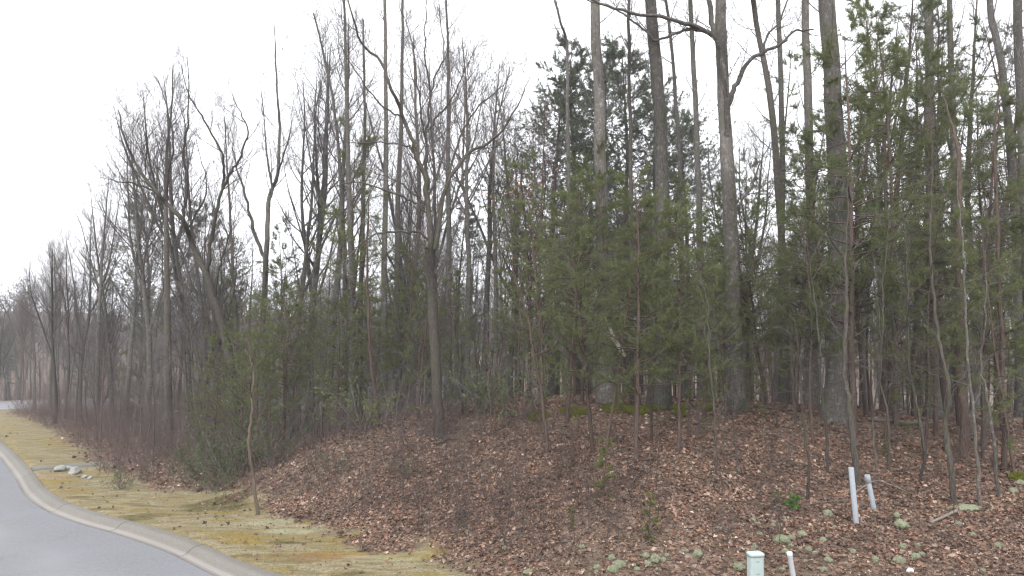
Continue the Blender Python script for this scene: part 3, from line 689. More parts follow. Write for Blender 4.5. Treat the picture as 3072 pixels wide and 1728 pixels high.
# pines in the foreground groups: (u, distance, top row, variant)
PINES = [(1778, 15.9, 560, 0, 'young pine at the left front of the central pine group'), (1816, 15.8, 640, 1, 'young pine second from the left in the front row of the central group'),
         (1909, 15.3, 500, 2, 'tallest front young pine, its foot low on the leafy slope below the moss'), (1955, 16.6, 620, 3, 'thin young pine right behind the lowest one of the central group'),
         (2035, 15.8, 600, 4, 'young pine leaning slightly left in the middle of the central group'), (2062, 16.4, 700, 5, 'short young pine close right of the leaning one in the central group'),
         (2112, 18.0, 640, 0, 'young pine at the right end of the mossy crest'), (1700, 18.5, 520, 4, 'bushy young pine on the crest left of the snag'),
         (1640, 20.5, 600, 2, 'young pine on the left edge of the central group'), (1745, 20.5, 470, 4, 'broad young pine standing behind the snag'),
         (1860, 19, 520, 1, 'young pine between the two big grey trunks'), (1590, 24, 480, 0, 'young pine with a thin top at the left of the central group'),
         (2010, 21, 560, 2, 'young pine behind the thick grey trunk'), (2300, 20.5, 560, 1, 'young pine right of the forked pale tree'), (2250, 22, 500, 4, 'bushy young pine behind the forked pale tree'),
         (2385, 19, 330, 2, 'young pine left of the thickest oak'), (2440, 16.6, 620, 3, 'thin young pine in front and left of the thickest oak'), (2560, 17.3, 120, 4, 'tall young pine right in front of the thickest oak'),
         (2600, 20, 250, 0, 'young pine close right of the thickest oak'), (2690, 18.5, 40, 2, 'tall young pine with dense boughs near the upper right'), (2740, 21, 0, 1, 'tall young pine above the leaning thin stems'),
         (2810, 18, 260, 4, 'young pine in front of the right-hand grey trunk'), (2880, 20, 160, 2, 'young pine behind the stout brown stem on the right'), (2950, 17.5, 320, 0, 'young pine above the speckled stem on the right'),
         (3010, 19.5, 260, 4, 'young pine at the right edge behind the dark straight stem'), (3090, 17, 380, 1, 'young pine cut by the right edge of the view'), (2335, 17.6, 760, 5, 'low young pine left of the oak on the brow of the slope'),
         (2650, 16.5, 700, 5, 'low young pine behind the two leaning pipes'), (2770, 16, 620, 3, 'thin young pine behind the thin stems on the right'), (3040, 15.5, 640, 5, 'low young pine at the lower right edge'),
         (2500, 22, 380, 2, 'young pine seen behind the foot of the thickest oak'),(2180, 18.2, 700, 5, 'small young pine at the foot of the forked pale tree'),
         (690, 25, 960, 2, 'low pine at the left end of the green undergrowth'), (770, 23, 900, 4, 'bushy low pine behind the pale sapling'), (850, 24, 860, 0, 'low pine in the middle of the left undergrowth'),
         (905, 26, 780, 1, 'pine with an open top left of the straight trunks'), (960, 23, 960, 5, 'low pine right of the pale sapling'), (620, 27, 1040, 5, 'small low pine at the left edge of the undergrowth'),
         (1120, 24, 850, 2, 'low pine left of the dark central tree'), (1215, 25, 730, 4, 'pine directly behind the trunk of the dark central tree'), (1400, 24, 900, 5, 'low pine right of the dark central tree'), (1010, 25, 700, 3, 'thin pine among the straight trunks'),
         (640, 22.5, 1000, 4, 'bushy pine at the left front of the green undergrowth'), (730, 21, 1010, 0, 'leafy low pine directly left of the pale sapling top'), (815, 20.8, 1000, 2, 'leafy low pine directly right of the pale sapling top'), (1010, 22, 900, 4, 'bushy low pine in front of the straight trunks in the centre left'), (1260, 22, 860, 0, 'low pine close behind the dark central trunk, on its left side'), (1350, 22.5, 820, 4, 'bushy pine close behind the dark central trunk, on its right side'), (850, 31, 640, 1, 'distant young pine with sparse green top in the centre left'), (740, 30, 820, 0, 'pine between the leaning tree and the narrow forked tree'), (1060, 27, 400, 3, 'slim pine climbing high among the straight trunks')]
for n, (u, y, vt, k, lab) in enumerate(PINES):
    loc = spot(u, y, 1300); s = top_scale(loc, vt, 7); w = min(s, 1.15+.12*(n % 3))
    e = put('pine_tree', PV[k], PN, loc, n*2.3, w, ((n % 5-2)*.02, (n % 7-3)*.018), s)
    tag(e, lab, 'pine'); heroes.append(loc[:2])
for n, (u, y, vt, k, lab) in enumerate([(1735, 34, 120, 0, 'big dark pine with a broad round crown behind the centre of the wood'), (1880, 36, 150, 1, 'second big dark pine, its crown right of the broad round one'), (1655, 35, 230, 1, 'lower dark pine at the left flank of the broad round pine crown'), (1800, 38, 170, 0, 'dark pine filling the gap between the two big pine crowns'), (1980, 37, 260, 1, 'dark pine at the right flank of the big pine crowns'),
                                       (2060, 38, 330, 0, 'big dark pine far behind the forked pale tree'), (440, 46, 590, 1, 'distant rounded pine behind the straight dark trunk on the left'), (620, 45, 620, 0, 'distant pine behind the large leaning tree'),
                                       (1370, 42, 620, 1, 'distant pine crown right of the dark central tree')]):
    loc = spot(u, y); s = top_scale(loc, vt, 15); tag(put('pine_tree', PB[k], PN, loc, n*1.1, s), lab, 'pine'); heroes.append(loc[:2])
for n, (u, y, vt, k, lab) in enumerate([(2648, 23, -60, 0, 'left one of the close pair of reddish pine trunks'), (2668, 24.5, -90, 1, 'right one of the close pair of reddish pine trunks'), (2830, 26, -40, 2, 'tall pine behind the right-hand grey trunk'),
                                       (2560, 29, 40, 2, 'tall pine far behind the oak'), (2990, 28, 60, 1, 'tall pine far back near the right edge'), (2380, 31, 150, 0, 'tall pine far behind the slim leaning trunk'), (2760, 32, 100, 2, 'tall pine deep in the wood on the right'),
                                       (3090, 24, 20, 0, 'tall pine trunk outside the right edge with boughs reaching in')]):
    loc = spot(u, y); s = top_scale(loc, vt, 13); tag(put('pine_tree', PT[k], PN, loc, n*1.9, s), lab, 'pine'); heroes.append(loc[:2])

# the mass of the wood behind: individual copies
def scatter(n, xr, yr, rmin, rg, tries=60, dens=None):
    out = []
    X = rg.uniform(*xr, n*tries); Y = rg.uniform(*yr, n*tries); S, _ = sdist(X, Y); G = gz(X, Y, S)
    for x, y, s, g in zip(X, Y, S, G):
        if len(out) >= n: break
        if s < 0 and s > -11: continue
        if 0 < s < vergew(x)+.7: continue
        if abs(x) > y*.80+1: continue
        if dens and not dens(x, y, rg): continue
        if not free(x, y, .7): continue
        if any((x-a)**2+(y-b)**2 < rmin*rmin for a, b, _ in out): continue
        out.append((x, y, g))
    return out
rgs = np.random.default_rng(77)
for n, (x, y, g) in enumerate(scatter(128, (-36, 34), (23, 62), 1.35, rgs, dens=lambda x, y, r: y > 22+.9*max(0, -x-6) and not (x > 2 and y < 26))):
    k = int(rgs.integers(8)); u = x/y
    H = rgs.uniform(9.5, 14.5) if u > -.25 else rgs.uniform(7.5, 11.5)
    if u < -.42: H = rgs.uniform(6.5, 9.5)
    if u < .15: H = float(np.clip(P(0, rgs.uniform(430, 820) if u > -.25 else rgs.uniform(640, 900), y)[2]-g, 6, 14.5))
    e = put('bare_tree', BV[k], TR, (x, y, g), rgs.uniform(0, 6.28), H/14)
    e.scale = (H/14*rgs.uniform(.8, 1.05),)*2+(H/14,)
    z = 'left' if u < -.25 else ('middle' if u < .15 else 'right')
    tag(e, {'left': 'grey bare tree in the dense leafless wood behind the roadside thicket on the left', 'middle': 'grey bare tree deep in the wood behind the dark central tree', 'right': 'grey bare tree deep in the wood behind the pines on the right'}[z], 'tree', 'bare trees deep in the wood, '+z)
for n, (x, y, g) in enumerate(scatter(80, (-34, 34), (21, 52), 1.5, rgs, dens=lambda x, y, r: r.random() < (.2 if x < -10 else .9) and y > 21+.5*max(0, -x-4))):
    H = rgs.uniform(4, 8); k = int(rgs.integers(6)); e = put('pine_tree', PV[k], PN, (x, y, g), rgs.uniform(0, 6.28), H/7)
    z = 'left of the dark central tree' if x/y < -.1 else ('behind the young pine group' if x/y < .3 else 'behind the thickest oak'); tag(e, 'half hidden green pine deep in the wood '+z, 'pine', 'pines deep in the wood '+z)
for n, (x, y, g) in enumerate(scatter(195, (-32, 28), (15.5, 42), .4, rgs, dens=lambda x, y, r: (y > 20+.8*max(0, -x-8) or x > 3) and not (x > -6 and y < 18.6 and x < 1.2) and y > 19-(x > 8)*2-(x > 1.2)*2.6*r.random())):
    H = rgs.uniform(2.6, 7.5); k = int(rgs.integers(6)); e = put('sapling', SV[k], TR, (x, y, g), rgs.uniform(0, 6.28), H/5)
    e.scale = (min(H/5, 1.1),)*2+(H/5,)
    z = 'left' if x/y < -.25 else ('middle' if x/y < .08 else 'right'); col = ['grey', 'reddish', 'pale', 'dark forked', 'stout grey', 'very thin brown'][k]
    tag(e, col+' bare sapling in the undergrowth '+{'left': 'behind the roadside thicket', 'middle': 'round the dark central tree', 'right': 'among the pines on the right'}[z], 'sapling', col+' saplings in the undergrowth, '+z)
# beyond the far road
for n, (x, y, g) in enumerate(scatter(110, (-66, 50), (67, 96), 1.6, rgs)):
    k = int(rgs.integers(8)); H = rgs.uniform(7, 10.5); e = put('bare_tree', BV[k], TR, (x, y, g), rgs.uniform(0, 6.28), H/14)
    tag(e, 'bare tree beyond the far stretch of road', 'tree', 'bare trees beyond the far road')

# far wooded ridge: one mass
far = MB(); rgf = np.random.default_rng(5)
N = 850; X = rgf.uniform(-1, 1, N*2); R = 84+(rgf.random(N*2)**1.35)*170; A = math.radians(-8)+X*math.radians(36)
x = R*np.sin(A); y = R*np.cos(A); keep = (y > 80); x = x[keep][:N]; y = y[keep][:N]; g = gz(x, y)
H = rgf.uniform(8, 13, len(x))
st = grow(np.column_stack([x, y, g]), np.tile([0, 0, 1.], (len(x), 1)), H, .13, .03, 4, .05, 0, rgf); tubes(far, st, 3)
nb_n = 15000; rr_ = 62+(rgf.random(nb_n)**1.2)*150; aa_ = math.radians(-8)+rgf.uniform(-1, 1, nb_n)*math.radians(36); bx = rr_*np.sin(aa_); by = rr_*np.cos(aa_); bs, _ = sdist(bx, by); kb = bs < -10; bx, by = bx[kb], by[kb]
tubes(far, grow(np.column_stack([bx, by, gz(bx, by)]), np.column_stack([rgf.normal(0, .3, (len(bx), 2)), np.ones(len(bx))]), rgf.uniform(1, 4.5, len(bx)), .022, .006, 1, .1, 0, rgf), 3)
p, d, t, r, L = kids(st, 9, .25, 1, 20, 55, rgf); b1 = grow(p, d, L*.36*(1.1-.7*t), .06, .02, 1, .1, .1, rgf); tubes(far, b1, 3)
p, d, t, r, L = kids(b1, 3, .2, 1, 20, 60, rgf); b2 = grow(p, d, L*.5+.4, .035, .014, 1, .1, .1, rgf); tubes(far, b2, 3)
tag(link('far_woods', far.mesh('far_woods', bark('far_bark', (.10, .088, .084), (.19, .17, .163)))), 'mauve grey leafless woods covering the distant ridge', 'woods', kind='stuff')
fp = MB(); sel_ = rgf.random(len(x)) < .09
for xx, yy, gg, hh in zip(x[sel_], y[sel_], g[sel_], H[sel_]):
    q = rgf.normal(0, 1, (60, 3))*[1.3, 1.3, 2.2]+[xx, yy, gg+hh*.6]; needles(fp, q, norm(rgf.normal(0, 1, (60, 3))), .9, .25, rgf, 5, 0, (20, 90))
tag(link('far_pines', fp.mesh('far_pines', M_NEEDLED)), 'dark pines scattered through the distant ridge woods', 'woods', kind='stuff')

# ------------------------------------------------------------------ thin stems and saplings of the bank that the photograph shows one by one
def stem_tree(name, pl, y, r0, r1, label, mt, mw, seed, nl=12, lf=.13, cat='sapling', l2=4, l3=3, cs=.25, a=(35, 75), kinds=None, up=.04, flare=1.25):
    rg = np.random.default_rng(seed)
    pp = np.array([P(u, v, y) for u, v in pl]); g = gz(pp[0, 0], pp[0, 1]); dz = g-pp[0, 2]; pp[:, 2] += dz*np.linspace(1, 0, len(pp)); pp[0, 2] -= .12
    ext = (pp[-1]-pp[-2]); ext = ext/np.linalg.norm(ext)*1.1+[rg.normal(0, .12), 0, 0]; pp = np.vstack([pp, pp[-1]+ext, pp[-1]+ext*1.9]); rr_ = np.concatenate([np.linspace(r0, r1, len(pp)-2), [r1*.5, .004]])
    pp[1:, 1] += np.cumsum(rg.normal(0, .12, len(pp)-1))
    ch = spline(pp, rr_, 5*(len(pp)-1)); ch[0][0, 1:] += rg.normal(0, .012, ch[0][0, 1:].shape); ch[1][0, 0] *= flare
    base = ch[0][0, 0].copy(); base[2] += .12; ch[0][0] -= base
    H = ch[0][0, -1, 2]; tb = MB(); tubes(tb, ch, 8, 0, .04, rg)
    p, d, t, r, L = kids(ch, nl, cs, 1, *a, rg); ln = H*lf*(1.1-.6*t)*rg.uniform(.4, 1.3, len(p))
    l = grow(p, d, ln, np.minimum(r*.5, .012), .003, 6, .13, up, rg)
    p, d, t, r, L = kids(l, l2, .2, 1, 25, 60, rg); b = grow(p, d, L*.4*rg.uniform(.5, 1.2, len(p)), .004, .002, 4, .13, up, rg)
    p, d, t, r, L = kids(b, l3, .2, 1, 25, 60, rg); w = grow(p, d, L*.45+.03, .0028, .0015, 2, .13, up, rg)
    cb = MB(); tubes(cb, l, 4); tubes(cb, b, 3, 1); tubes(cb, w, 3, 1)
    e = put(name, [tb.mesh('trunk', mt), cb.mesh('crown', [mt, mw])], TR, base)
    tag(e, label, cat); heroes.append((base[0], base[1])); return e
ST = [
 ([(2574, 1467), (2560, 1330), (2552, 1220), (2547, 1120), (2555, 950), (2560, 800)], 14.9, .075, .03, 'stout leaning young tree directly behind the taller leaning pipe', M_DARK, 16),
 ([(2863, 1525), (2845, 1400), (2838, 1280), (2828, 1176), (2812, 1040), (2800, 900), (2790, 700)], 13.9, .06, .02, 'leaning grey young tree with its foot in the flat lichen mat', M_DARK, 18),
 ([(2888, 1379), (2885, 1250), (2876, 1100), (2868, 950), (2862, 750), (2860, 500)], 16.4, .095, .05, 'stout brown straight stem right of the leaning grey young tree', M_RED, 12),
 ([(2939, 1520), (2930, 1380), (2915, 1200), (2903, 1030), (2895, 850), (2885, 700)], 13.9, .035, .015, 'speckled lichen-spotted slim stem, second from the right edge', M_PALE, 12),
 ([(2994, 1497), (2975, 1350), (2954, 1201), (2962, 1080), (2970, 950)], 14.3, .036, .014, 'crooked pale slim stem between the speckled stem and the dark straight stem', M_GREY, 12),
 ([(3009, 1402), (3006, 1250), (3002, 1080), (2998, 900), (2990, 650), (2985, 420)], 15.9, .06, .03, 'dark straight stem nearest to the right edge', M_RED, 12),
 ([(2948, 1372), (2946, 1200), (2944, 1000), (2950, 800)], 16.5, .04, .02, 'thin dark stem between the stout brown stem and the crooked pale stem', M_DARK, 10),
 ([(2760, 1452), (2748, 1330), (2735, 1190), (2712, 1075), (2705, 950), (2700, 800)], 15, .035, .014, 'thin crooked stem midway between the pipes and the leaning grey young tree', M_DARK, 12),
 ([(2637, 1432), (2632, 1280), (2638, 1140), (2630, 1000), (2625, 850)], 15.3, .026, .012, 'thin upright stem just right of the two leaning pipes', M_DARK, 10),
 ([(2667, 1412), (2655, 1250), (2648, 1130), (2642, 980)], 15.6, .026, .012, 'second thin upright stem right of the two leaning pipes', M_DARK, 10),
 ([(2481, 1422), (2472, 1300), (2450, 1180), (2440, 1060), (2430, 900)], 15.4, .04, .016, 'leaning young stem in front and left of the oak foot', M_DARK, 14),
 ([(2426, 1492), (2418, 1380), (2408, 1260), (2402, 1150)], 14.2, .035, .012, 'grey leaning stem low on the slope left of the oak', M_DARK, 10),
 ([(2388, 1270), (2378, 1150), (2372, 1020), (2365, 850)], 18, .035, .015, 'dark slim stem on the brow left of the oak', M_DARK, 10),
 ([(2148, 1437), (2142, 1330), (2132, 1200), (2120, 1060), (2110, 900)], 14.6, .026, .010, 'very thin stem on the slope in front of the forked pale tree', M_DARK, 10),
 ([(2213, 1420), (2208, 1300), (2205, 1200)], 14.8, .018, .006, 'very thin short stem below the foot of the forked pale tree', M_DARK, 6),
 ([(1645, 1347), (1634, 1240), (1622, 1150), (1600, 1060), (1585, 960), (1560, 880)], 16.3, .045, .014, 'reddish sapling with its lean to the left, below the left end of the moss', M_RED, 16),
 ([(1640, 1300), (1630, 1200), (1628, 1100), (1622, 1010), (1612, 900), (1600, 760)], 16.9, .03, .010, 'upright reddish sapling beside the leaning reddish one', M_RED, 12),
 ([(780, 1528), (766, 1420), (757, 1330), (760, 1240), (758, 1140), (752, 1040), (745, 960)], 17.6, .062, .014, 'pale brown sapling alone at the front edge of the bank, on the left', M_STRAWSTEM, 0),
 ([(1475, 1315), (1470, 1230), (1465, 1120), (1462, 1000)], 17.9, .022, .008, 'thin stem on the slope right of the dark central tree', M_RED, 10),
 ([(1490, 1310), (1486, 1220), (1490, 1120)], 18, .018, .007, 'short thin stem on the slope right of the dark central tree', M_RED, 8),
 ([(1390, 1275), (1386, 1190), (1380, 1080)], 20, .045, .02, 'dark short stem right behind the dark central tree foot', M_DARK, 8),
 ([(1435, 1275), (1432, 1180), (1428, 1060)], 20, .03, .015, 'thin dark stem on the brow right of the dark central tree', M_RED, 8),
 ([(1140, 1290), (1125, 1200), (1110, 1050), (1105, 900), (1100, 760)], 20.5, .06, .03, 'rusty slim trunk on the brow left of the dark central tree', M_RED, 12),
]
for n, (pl, y, r0, r1, lab, mt, nl) in enumerate(ST):
    if nl == 0: stem_tree('sapling', [(q[0]-4, q[1]) for q in pl], 16.4, r0*.72, r1*.8, lab, mt, M_STRAWSTEM, 700+n, 20, .42, cs=.3, a=(40, 75), l2=4, up=.04)
    else: stem_tree('sapling', pl, y, r0, r1, lab, mt, M_TWIG, 700+n, nl, .16)
# little whips on the open slope
rgw = np.random.default_rng(99)
for n in range(84):
    u = rgw.uniform(820, 2350) if n < 68 else rgw.uniform(2300, 3000); v = rgw.uniform(1330, 1700) if u > 1250 else rgw.uniform(1360, 1560)
    x, y = atp(u, v); s, _ = sdist(x, y)
    if s[0] < vergew(x)+.4: continue
    H = rgw.uniform(.5, 1.7) if v < 1500 else rgw.uniform(.4, 1.1); k = int(rgw.choice([0, 3, 5, 5, 1]))
    e = put('sapling', SV[k], TR, (x, y, gz(x, y)), rgw.uniform(0, 6.28), H/5); sc = rgw.uniform(.16, .3); e.scale = (sc, sc, H/5)
    tag(e, 'knee to head high leafless whip of a sapling on the open leafy slope', 'sapling', 'small whips on the open slope')

# ------------------------------------------------------------------ snag, fallen branches
def log(name, pl, label, mt, seed, twigs=6, cat='branch', lift=.03, end=None):
    """pl: list of (u, v, radius, lift) on the ground"""
    rg = np.random.default_rng(seed); pts = []; rad = []
    for u, v, r, h in pl:
        x, y = atp(u, v); pts.append([x, y, gz(x, y)+r*.7+h]); rad.append(r)
    ch = spline(pts, rad, 5*(len(pl)-1)); base = ch[0][0].mean(0); ch[0][0] -= base
    mb = MB(); tubes(mb, ch, 7, 0, .05, rg)
    p, d, t, r, L = kids(ch, twigs, .3, 1, 30, 70, rg); d[:, 2] = np.abs(d[:, 2])*.6; tubes(mb, grow(p, d, rg.uniform(.15, .5, len(p)), r*.4, .002, 4, .15, -.03, rg), 3)
    return tag(link(name, mb.mesh(name, mt), None, base), label, cat)
log('fallen_branch', [(2790, 1580, .025, 0), (2830, 1562, .03, .02), (2870, 1545, .034, .03)], 'short thick fallen branch lying right of the pipes below the flat lichen mat', M_DEAD, 1, 2)
log('fallen_branch', [(2930, 1560, .012, 0), (2950, 1575, .014, .02), (2965, 1590, .010, .0)], 'pale forked stick lying at the lower right', M_DEAD, 2, 3)
log('fallen_branch', [(2330, 1532, .007, .02), (2400, 1527, .009, .03), (2470, 1520, .010, .05), (2545, 1514, .011, .05)], 'long thin stick running from the green seedling to the pipes', M_DEAD, 3, 4)
log('fallen_branch', [(2600, 1262, .05, 0), (2680, 1275, .05, .05), (2760, 1280, .045, .04), (2830, 1272, .03, .05)], 'fallen mossy trunk on the forest floor right of the oak', M_DEAD, 4, 6)
log('fallen_branch', [(2260, 1225, .03, .05), (2330, 1235, .03, .04), (2400, 1242, .025, .04)], 'fallen branch on the brow between the forked pale tree and the oak', M_DARK, 5, 6)
log('fallen_branch', [(1700, 1395, .014, .01), (1790, 1378, .016, .03), (1880, 1352, .014, .04)], 'dark fallen branch on the slope below the first young pines', M_DARK, 6, 5)
log('fallen_branch', [(1010, 1560, .010, .02), (1080, 1510, .012, .06), (1165, 1455, .008, .05)], 'pale stick lying aslant on the left part of the leafy slope', M_DEAD, 7, 3)
log('fallen_branch', [(1300, 1350, .03, 0), (1325, 1338, .035, .04), (1350, 1325, .03, .05)], 'dark broken branch at the foot of the dark central tree', M_DARK, 8, 2)
log('fallen_branch', [(2560, 1490, .012, .02), (2610, 1475, .014, .12), (2650, 1462, .012, .05), (2770, 1503, .012, .02)], 'crooked stick arching behind the two leaning pipes', M_DEAD, 9, 4)
log('fallen_branch', [(2500, 1640, .009, .01), (2530, 1655, .010, .02), (2555, 1672, .009, 0)], 'pale stick among the lichen cushions right of the white marker post', M_DEAD, 10, 2)
# broken snag: leaning trunk with a torn pale top
y = 19.2; rg = np.random.default_rng(3)
pp = np.array([P(1914, 1212, y), P(1893, 1140, y-.2), P(1868, 1085, y-.4), P(1836, 1025, y-.6)]); pp[0, 2] = gz(pp[0, 0], y)-.1
base = np.array([pp[0, 0], y, pp[0, 2]+.1]); ch = spline(pp-base, [.16, .13, .12, .10], 12); mb = MB(); tubes(mb, ch, 10, 0, .04, rg)
e = tag(link('tree_snag', None, None, base), 'leaning broken tree stump with a pale torn top among the young pines', 'tree')
link('trunk', mb.mesh('trunk', M_DARK), e)
mb = MB()
for k in range(9):
    q = ch[0][0, 9+k % 4]+rg.normal(0, .04, 3); tubes(mb, grow(q[None]+[[.05, -.08, .02]], (ch[0][0, -1]-ch[0][0, 7])[None]+rg.normal(0, .05, (1, 3)), rg.uniform(.4, .9), .03, .006, 3, .03, 0, rg), 4, 0, .1)
link('torn_wood', mb.mesh('torn_wood', plain('fresh_splinters', (.50, .47, .42), .8, .3, 20)), e); heroes.append((base[0], base[1]))

# ------------------------------------------------------------------ evergreen shrubs, oak leaves on trees, seedlings
def leaf_quads(mb, p, d, L, w, rg, mi=0):
    n = len(p); s = norm(np.cross(d, rg.normal(0, 1, (n, 3)))); up = np.cross(s, d)
    L = (L*rg.uniform(.7, 1.2, n))[:, None]; w = w*.5
    V = np.stack([p, p+d*L*.5+s*w+up*w*.2, p+d*L-up*w*.3, p+d*L*.5-s*w+up*w*.2], 1).reshape(-1, 3)
    mb.add(V, np.arange(4*n).reshape(-1, 4), mi)
def shrub(seed, H, ns, lw=(.085, .036), ml=None, spread=48, lpb=8):
    rg = np.random.default_rng(seed)
    d = norm(rg.normal(0, math.tan(math.radians(spread)), (ns, 3))*[1, 1, 0]+[0, 0, 1])
    st = grow(rg.normal(0, .08, (ns, 3))*[1, 1, 0]-[0, 0, .05], d, H*rg.uniform(.6, 1.1, ns), .012, .004, 7, .08, .03, rg)
    p, d, t, r, L = kids(st, 9, .2, 1, 30, 70, rg); br = grow(p, d, L*.33*rg.uniform(.4, 1.2, len(p)), .005, .002, 4, .12, .04, rg)
    mb = MB(); tubes(mb, st, 4); tubes(mb, br, 3)
    lb = MB(); p, d, *_ = kids(br, lpb, .2, 1, 25, 70, rg); leaf_quads(lb, p, d, lw[0], lw[1], rg)
    return mb.mesh('stems', M_TWIG), lb.mesh('leaves', ml or M_EVER)
SH = [shrub(800+i, 1.8, 14) for i in range(3)]; SHY = shrub(810, 1.6, 12, ml=M_YELLOWGREEN)
SHR = [(610, 1440, 1.6, 1, 'broad evergreen bush left of the pale sapling, deepest in the brush'), (655, 1420, 2.0, 0, 'tallest evergreen bush left of the pale sapling'), (820, 1400, 1.3, 2, 'evergreen bush right of the pale sapling at the brush edge'), (690, 1440, 1.5, 0, 'dark evergreen bush at the foot of the bank left of the pale sapling'), (640, 1470, 1.2, 1, 'evergreen bush nearest the verge on the left'), (735, 1400, 1.6, 2, 'evergreen bush close behind the pale sapling'),
       (850, 1330, 1.6, 0, 'evergreen bush behind the thicket right of the pale sapling'), (905, 1300, 1.5, 1, 'evergreen bush on the left shoulder of the bank'), (960, 1310, 1.3, 2, 'evergreen bush below the yellow-green one'),
       (1000, 1420, .7, 1, 'small pale green bush on the left of the leafy slope'), (600, 1400, 1.3, 2, 'evergreen bush inside the roadside thicket'), (1340, 1250, 1.5, 0, 'evergreen bush beside the trunk of the dark central tree'),
       (1570, 1245, 2.2, 1, 'tall evergreen bush behind the red clay patch'), (1480, 1240, 1.8, 2, 'evergreen bush left of the red clay patch'), (1225, 1435, .55, 0, 'small green bush in the middle of the leafy slope'), (780, 1340, 1.5, 1, 'evergreen bush up the slope behind the pale sapling'),
       (2210, 1245, .8, 2, 'little green bush at the foot of the forked pale tree'), (360, 1530-60, .7, 0, 'small green bush in the thicket near the drain stones')]
for n, (u, v, h, k, lab) in enumerate(SHR):
    x, y = atp(u, v); e = put('evergreen_shrub', SH[k], ['stems', 'leaves'], (x, y, gz(x, y)), n*1.3, h/1.8); tag(e, lab, 'shrub')
x, y = atp(1080, 1290); tag(put('evergreen_shrub', SHY, ['stems', 'leaves'], (x, y, gz(x, y)), 0, 1.1), 'yellow-green leafy bush above the left shoulder of the bank', 'shrub')
x, y = atp(2380, 1530); tag(put('seedling', shrub(820, .38, 6, (.08, .032), M_BRIGHT, 30, 5), ['stems', 'leaves'], (x, y, gz(x, y)), 0, 1), 'bright green leafy seedling on the slope left of the two pipes', 'plant')
SP_ = pine(830, 1.0, .008, .1, 16, .26, tl=.06, tw=.006, per=10, l2=3, tufts=4, mn=M_YELLOWGREEN)
for n, (u, v, h, lab) in enumerate([(1945, 1625, .75, 'yellow-green pine seedling on the lower slope'), (1812, 1500, 1.1, 'thin pine seedling on the open slope below the young pines'), (1715, 1590, .4, 'tiny pine seedling low on the slope'), (2665, 1385, .5, 'small pine seedling behind the pipes'), (2770, 1370, .4, 'tiny pine seedling behind the thin stems on the right')]):
    x, y = atp(u, v); tag(put('pine_seedling', SP_, PN, (x, y, gz(x, y)), n, h), lab, 'pine seedling')
# dry oak leaves that stayed on one young oak
mb = MB(); rg = np.random.default_rng(17); q = np.array([P(*rg.normal((1560, 590), (55, 40)), 24+rg.normal(0, .6)) for _ in range(130)]+[P(*rg.normal((1590, 730), (40, 30)), 24+rg.normal(0, .6)) for _ in range(60)])
loc = spot(1585, 24); pl = [(1590, 1240), (1588, 1000), (1592, 800), (1575, 650), (1560, 540)]
ok = hero('oak_tree', 24, [(pl, .06, .012, 0), ([(1588, 800), (1560, 720), (1530, 640), (1520, 570)], .03, .008, .1), ([(1580, 680), (1600, 620), (1620, 560)], .025, .006, -.1)], .1, 'slender young oak keeping its dry orange-brown leaves, left of the young pines', M_DARK, M_TWIGR, 555, H=6, tw=(26, 0), cs=.35, lf=.22, up=.05, l2=5, l3=3)
leaf_quads(mb, q-np.array(ok.location), norm(rg.normal(0, 1, (len(q), 3))-[0, 0, .6]), .12, .06, rg); link('dry_leaves', mb.mesh('dry_leaves', M_OAKDRY), ok)

# ------------------------------------------------------------------ thicket along the verge (nobody could count it)
def thicket(name, label, mt, seed, n, urange, band, Lr, yr=(12, 50), r=1.0):
    rg = np.random.default_rng(seed); mb = MB()
    X = rg.uniform(-38, 2, n*30); Y = rg.uniform(*yr, n*30); S, _ = sdist(X, Y); w = vergew(X); k = (S > w+band[0]) & (S < w+band[1]); u = 1536+FPX*X/Y; k &= (u > urange[0]) & (u < urange[1])
    X = X[k][:n]; Y = Y[k][:n]; S = S[k][:n]; fall = ss(0, 1.2, S-vergew(X)-band[0])
    cl = ss(.25, .7, fbm(X*.9, Y*.9, seed)); L = Lr[0]+(Lr[1]-Lr[0])*rg.random(len(X))**1.6; L = L*(.45+.55*fall)*(.3+1.0*cl)
    d = norm(np.column_stack([rg.normal(0, .35, (len(X), 2)), np.ones(len(X))]))
    st = grow(np.column_stack([X, Y, gz(X, Y)]), d, L, .0055*r, .002*r, 4, .15, -.03, rg); tubes(mb, st, 3)
    p, d, t, r, Lp = kids(st, 3, .25, 1, 25, 65, rg); tubes(mb, grow(p, d, Lp*.38*rg.uniform(.4, 1.3, len(p)), .0036, .0018, 2, .15, .02, rg), 3)
    return tag(link(name, mb.mesh(name, mt)), label, 'brush', kind='stuff')
thicket('thicket', 'tangle of leafless purplish brown brush along the roadside edge of the wood', M_BRAMBLE, 61, 5200, (40, 800), (-.1, 7), (.7, 2.8), (16, 58), 1.3)
thicket('thicket_grey', 'grey twiggy brush deeper inside the left wood', M_TWIG, 62, 2500, (60, 1500), (1.5, 13), (1.2, 4.2), (17.5, 52), 1.4)
thicket('brush', 'thin leafless stems scattered over the leafy slope', M_BRAMBLE, 63, 1800, (700, 1900), (.4, 7), (.3, 1.2), (12, 21))

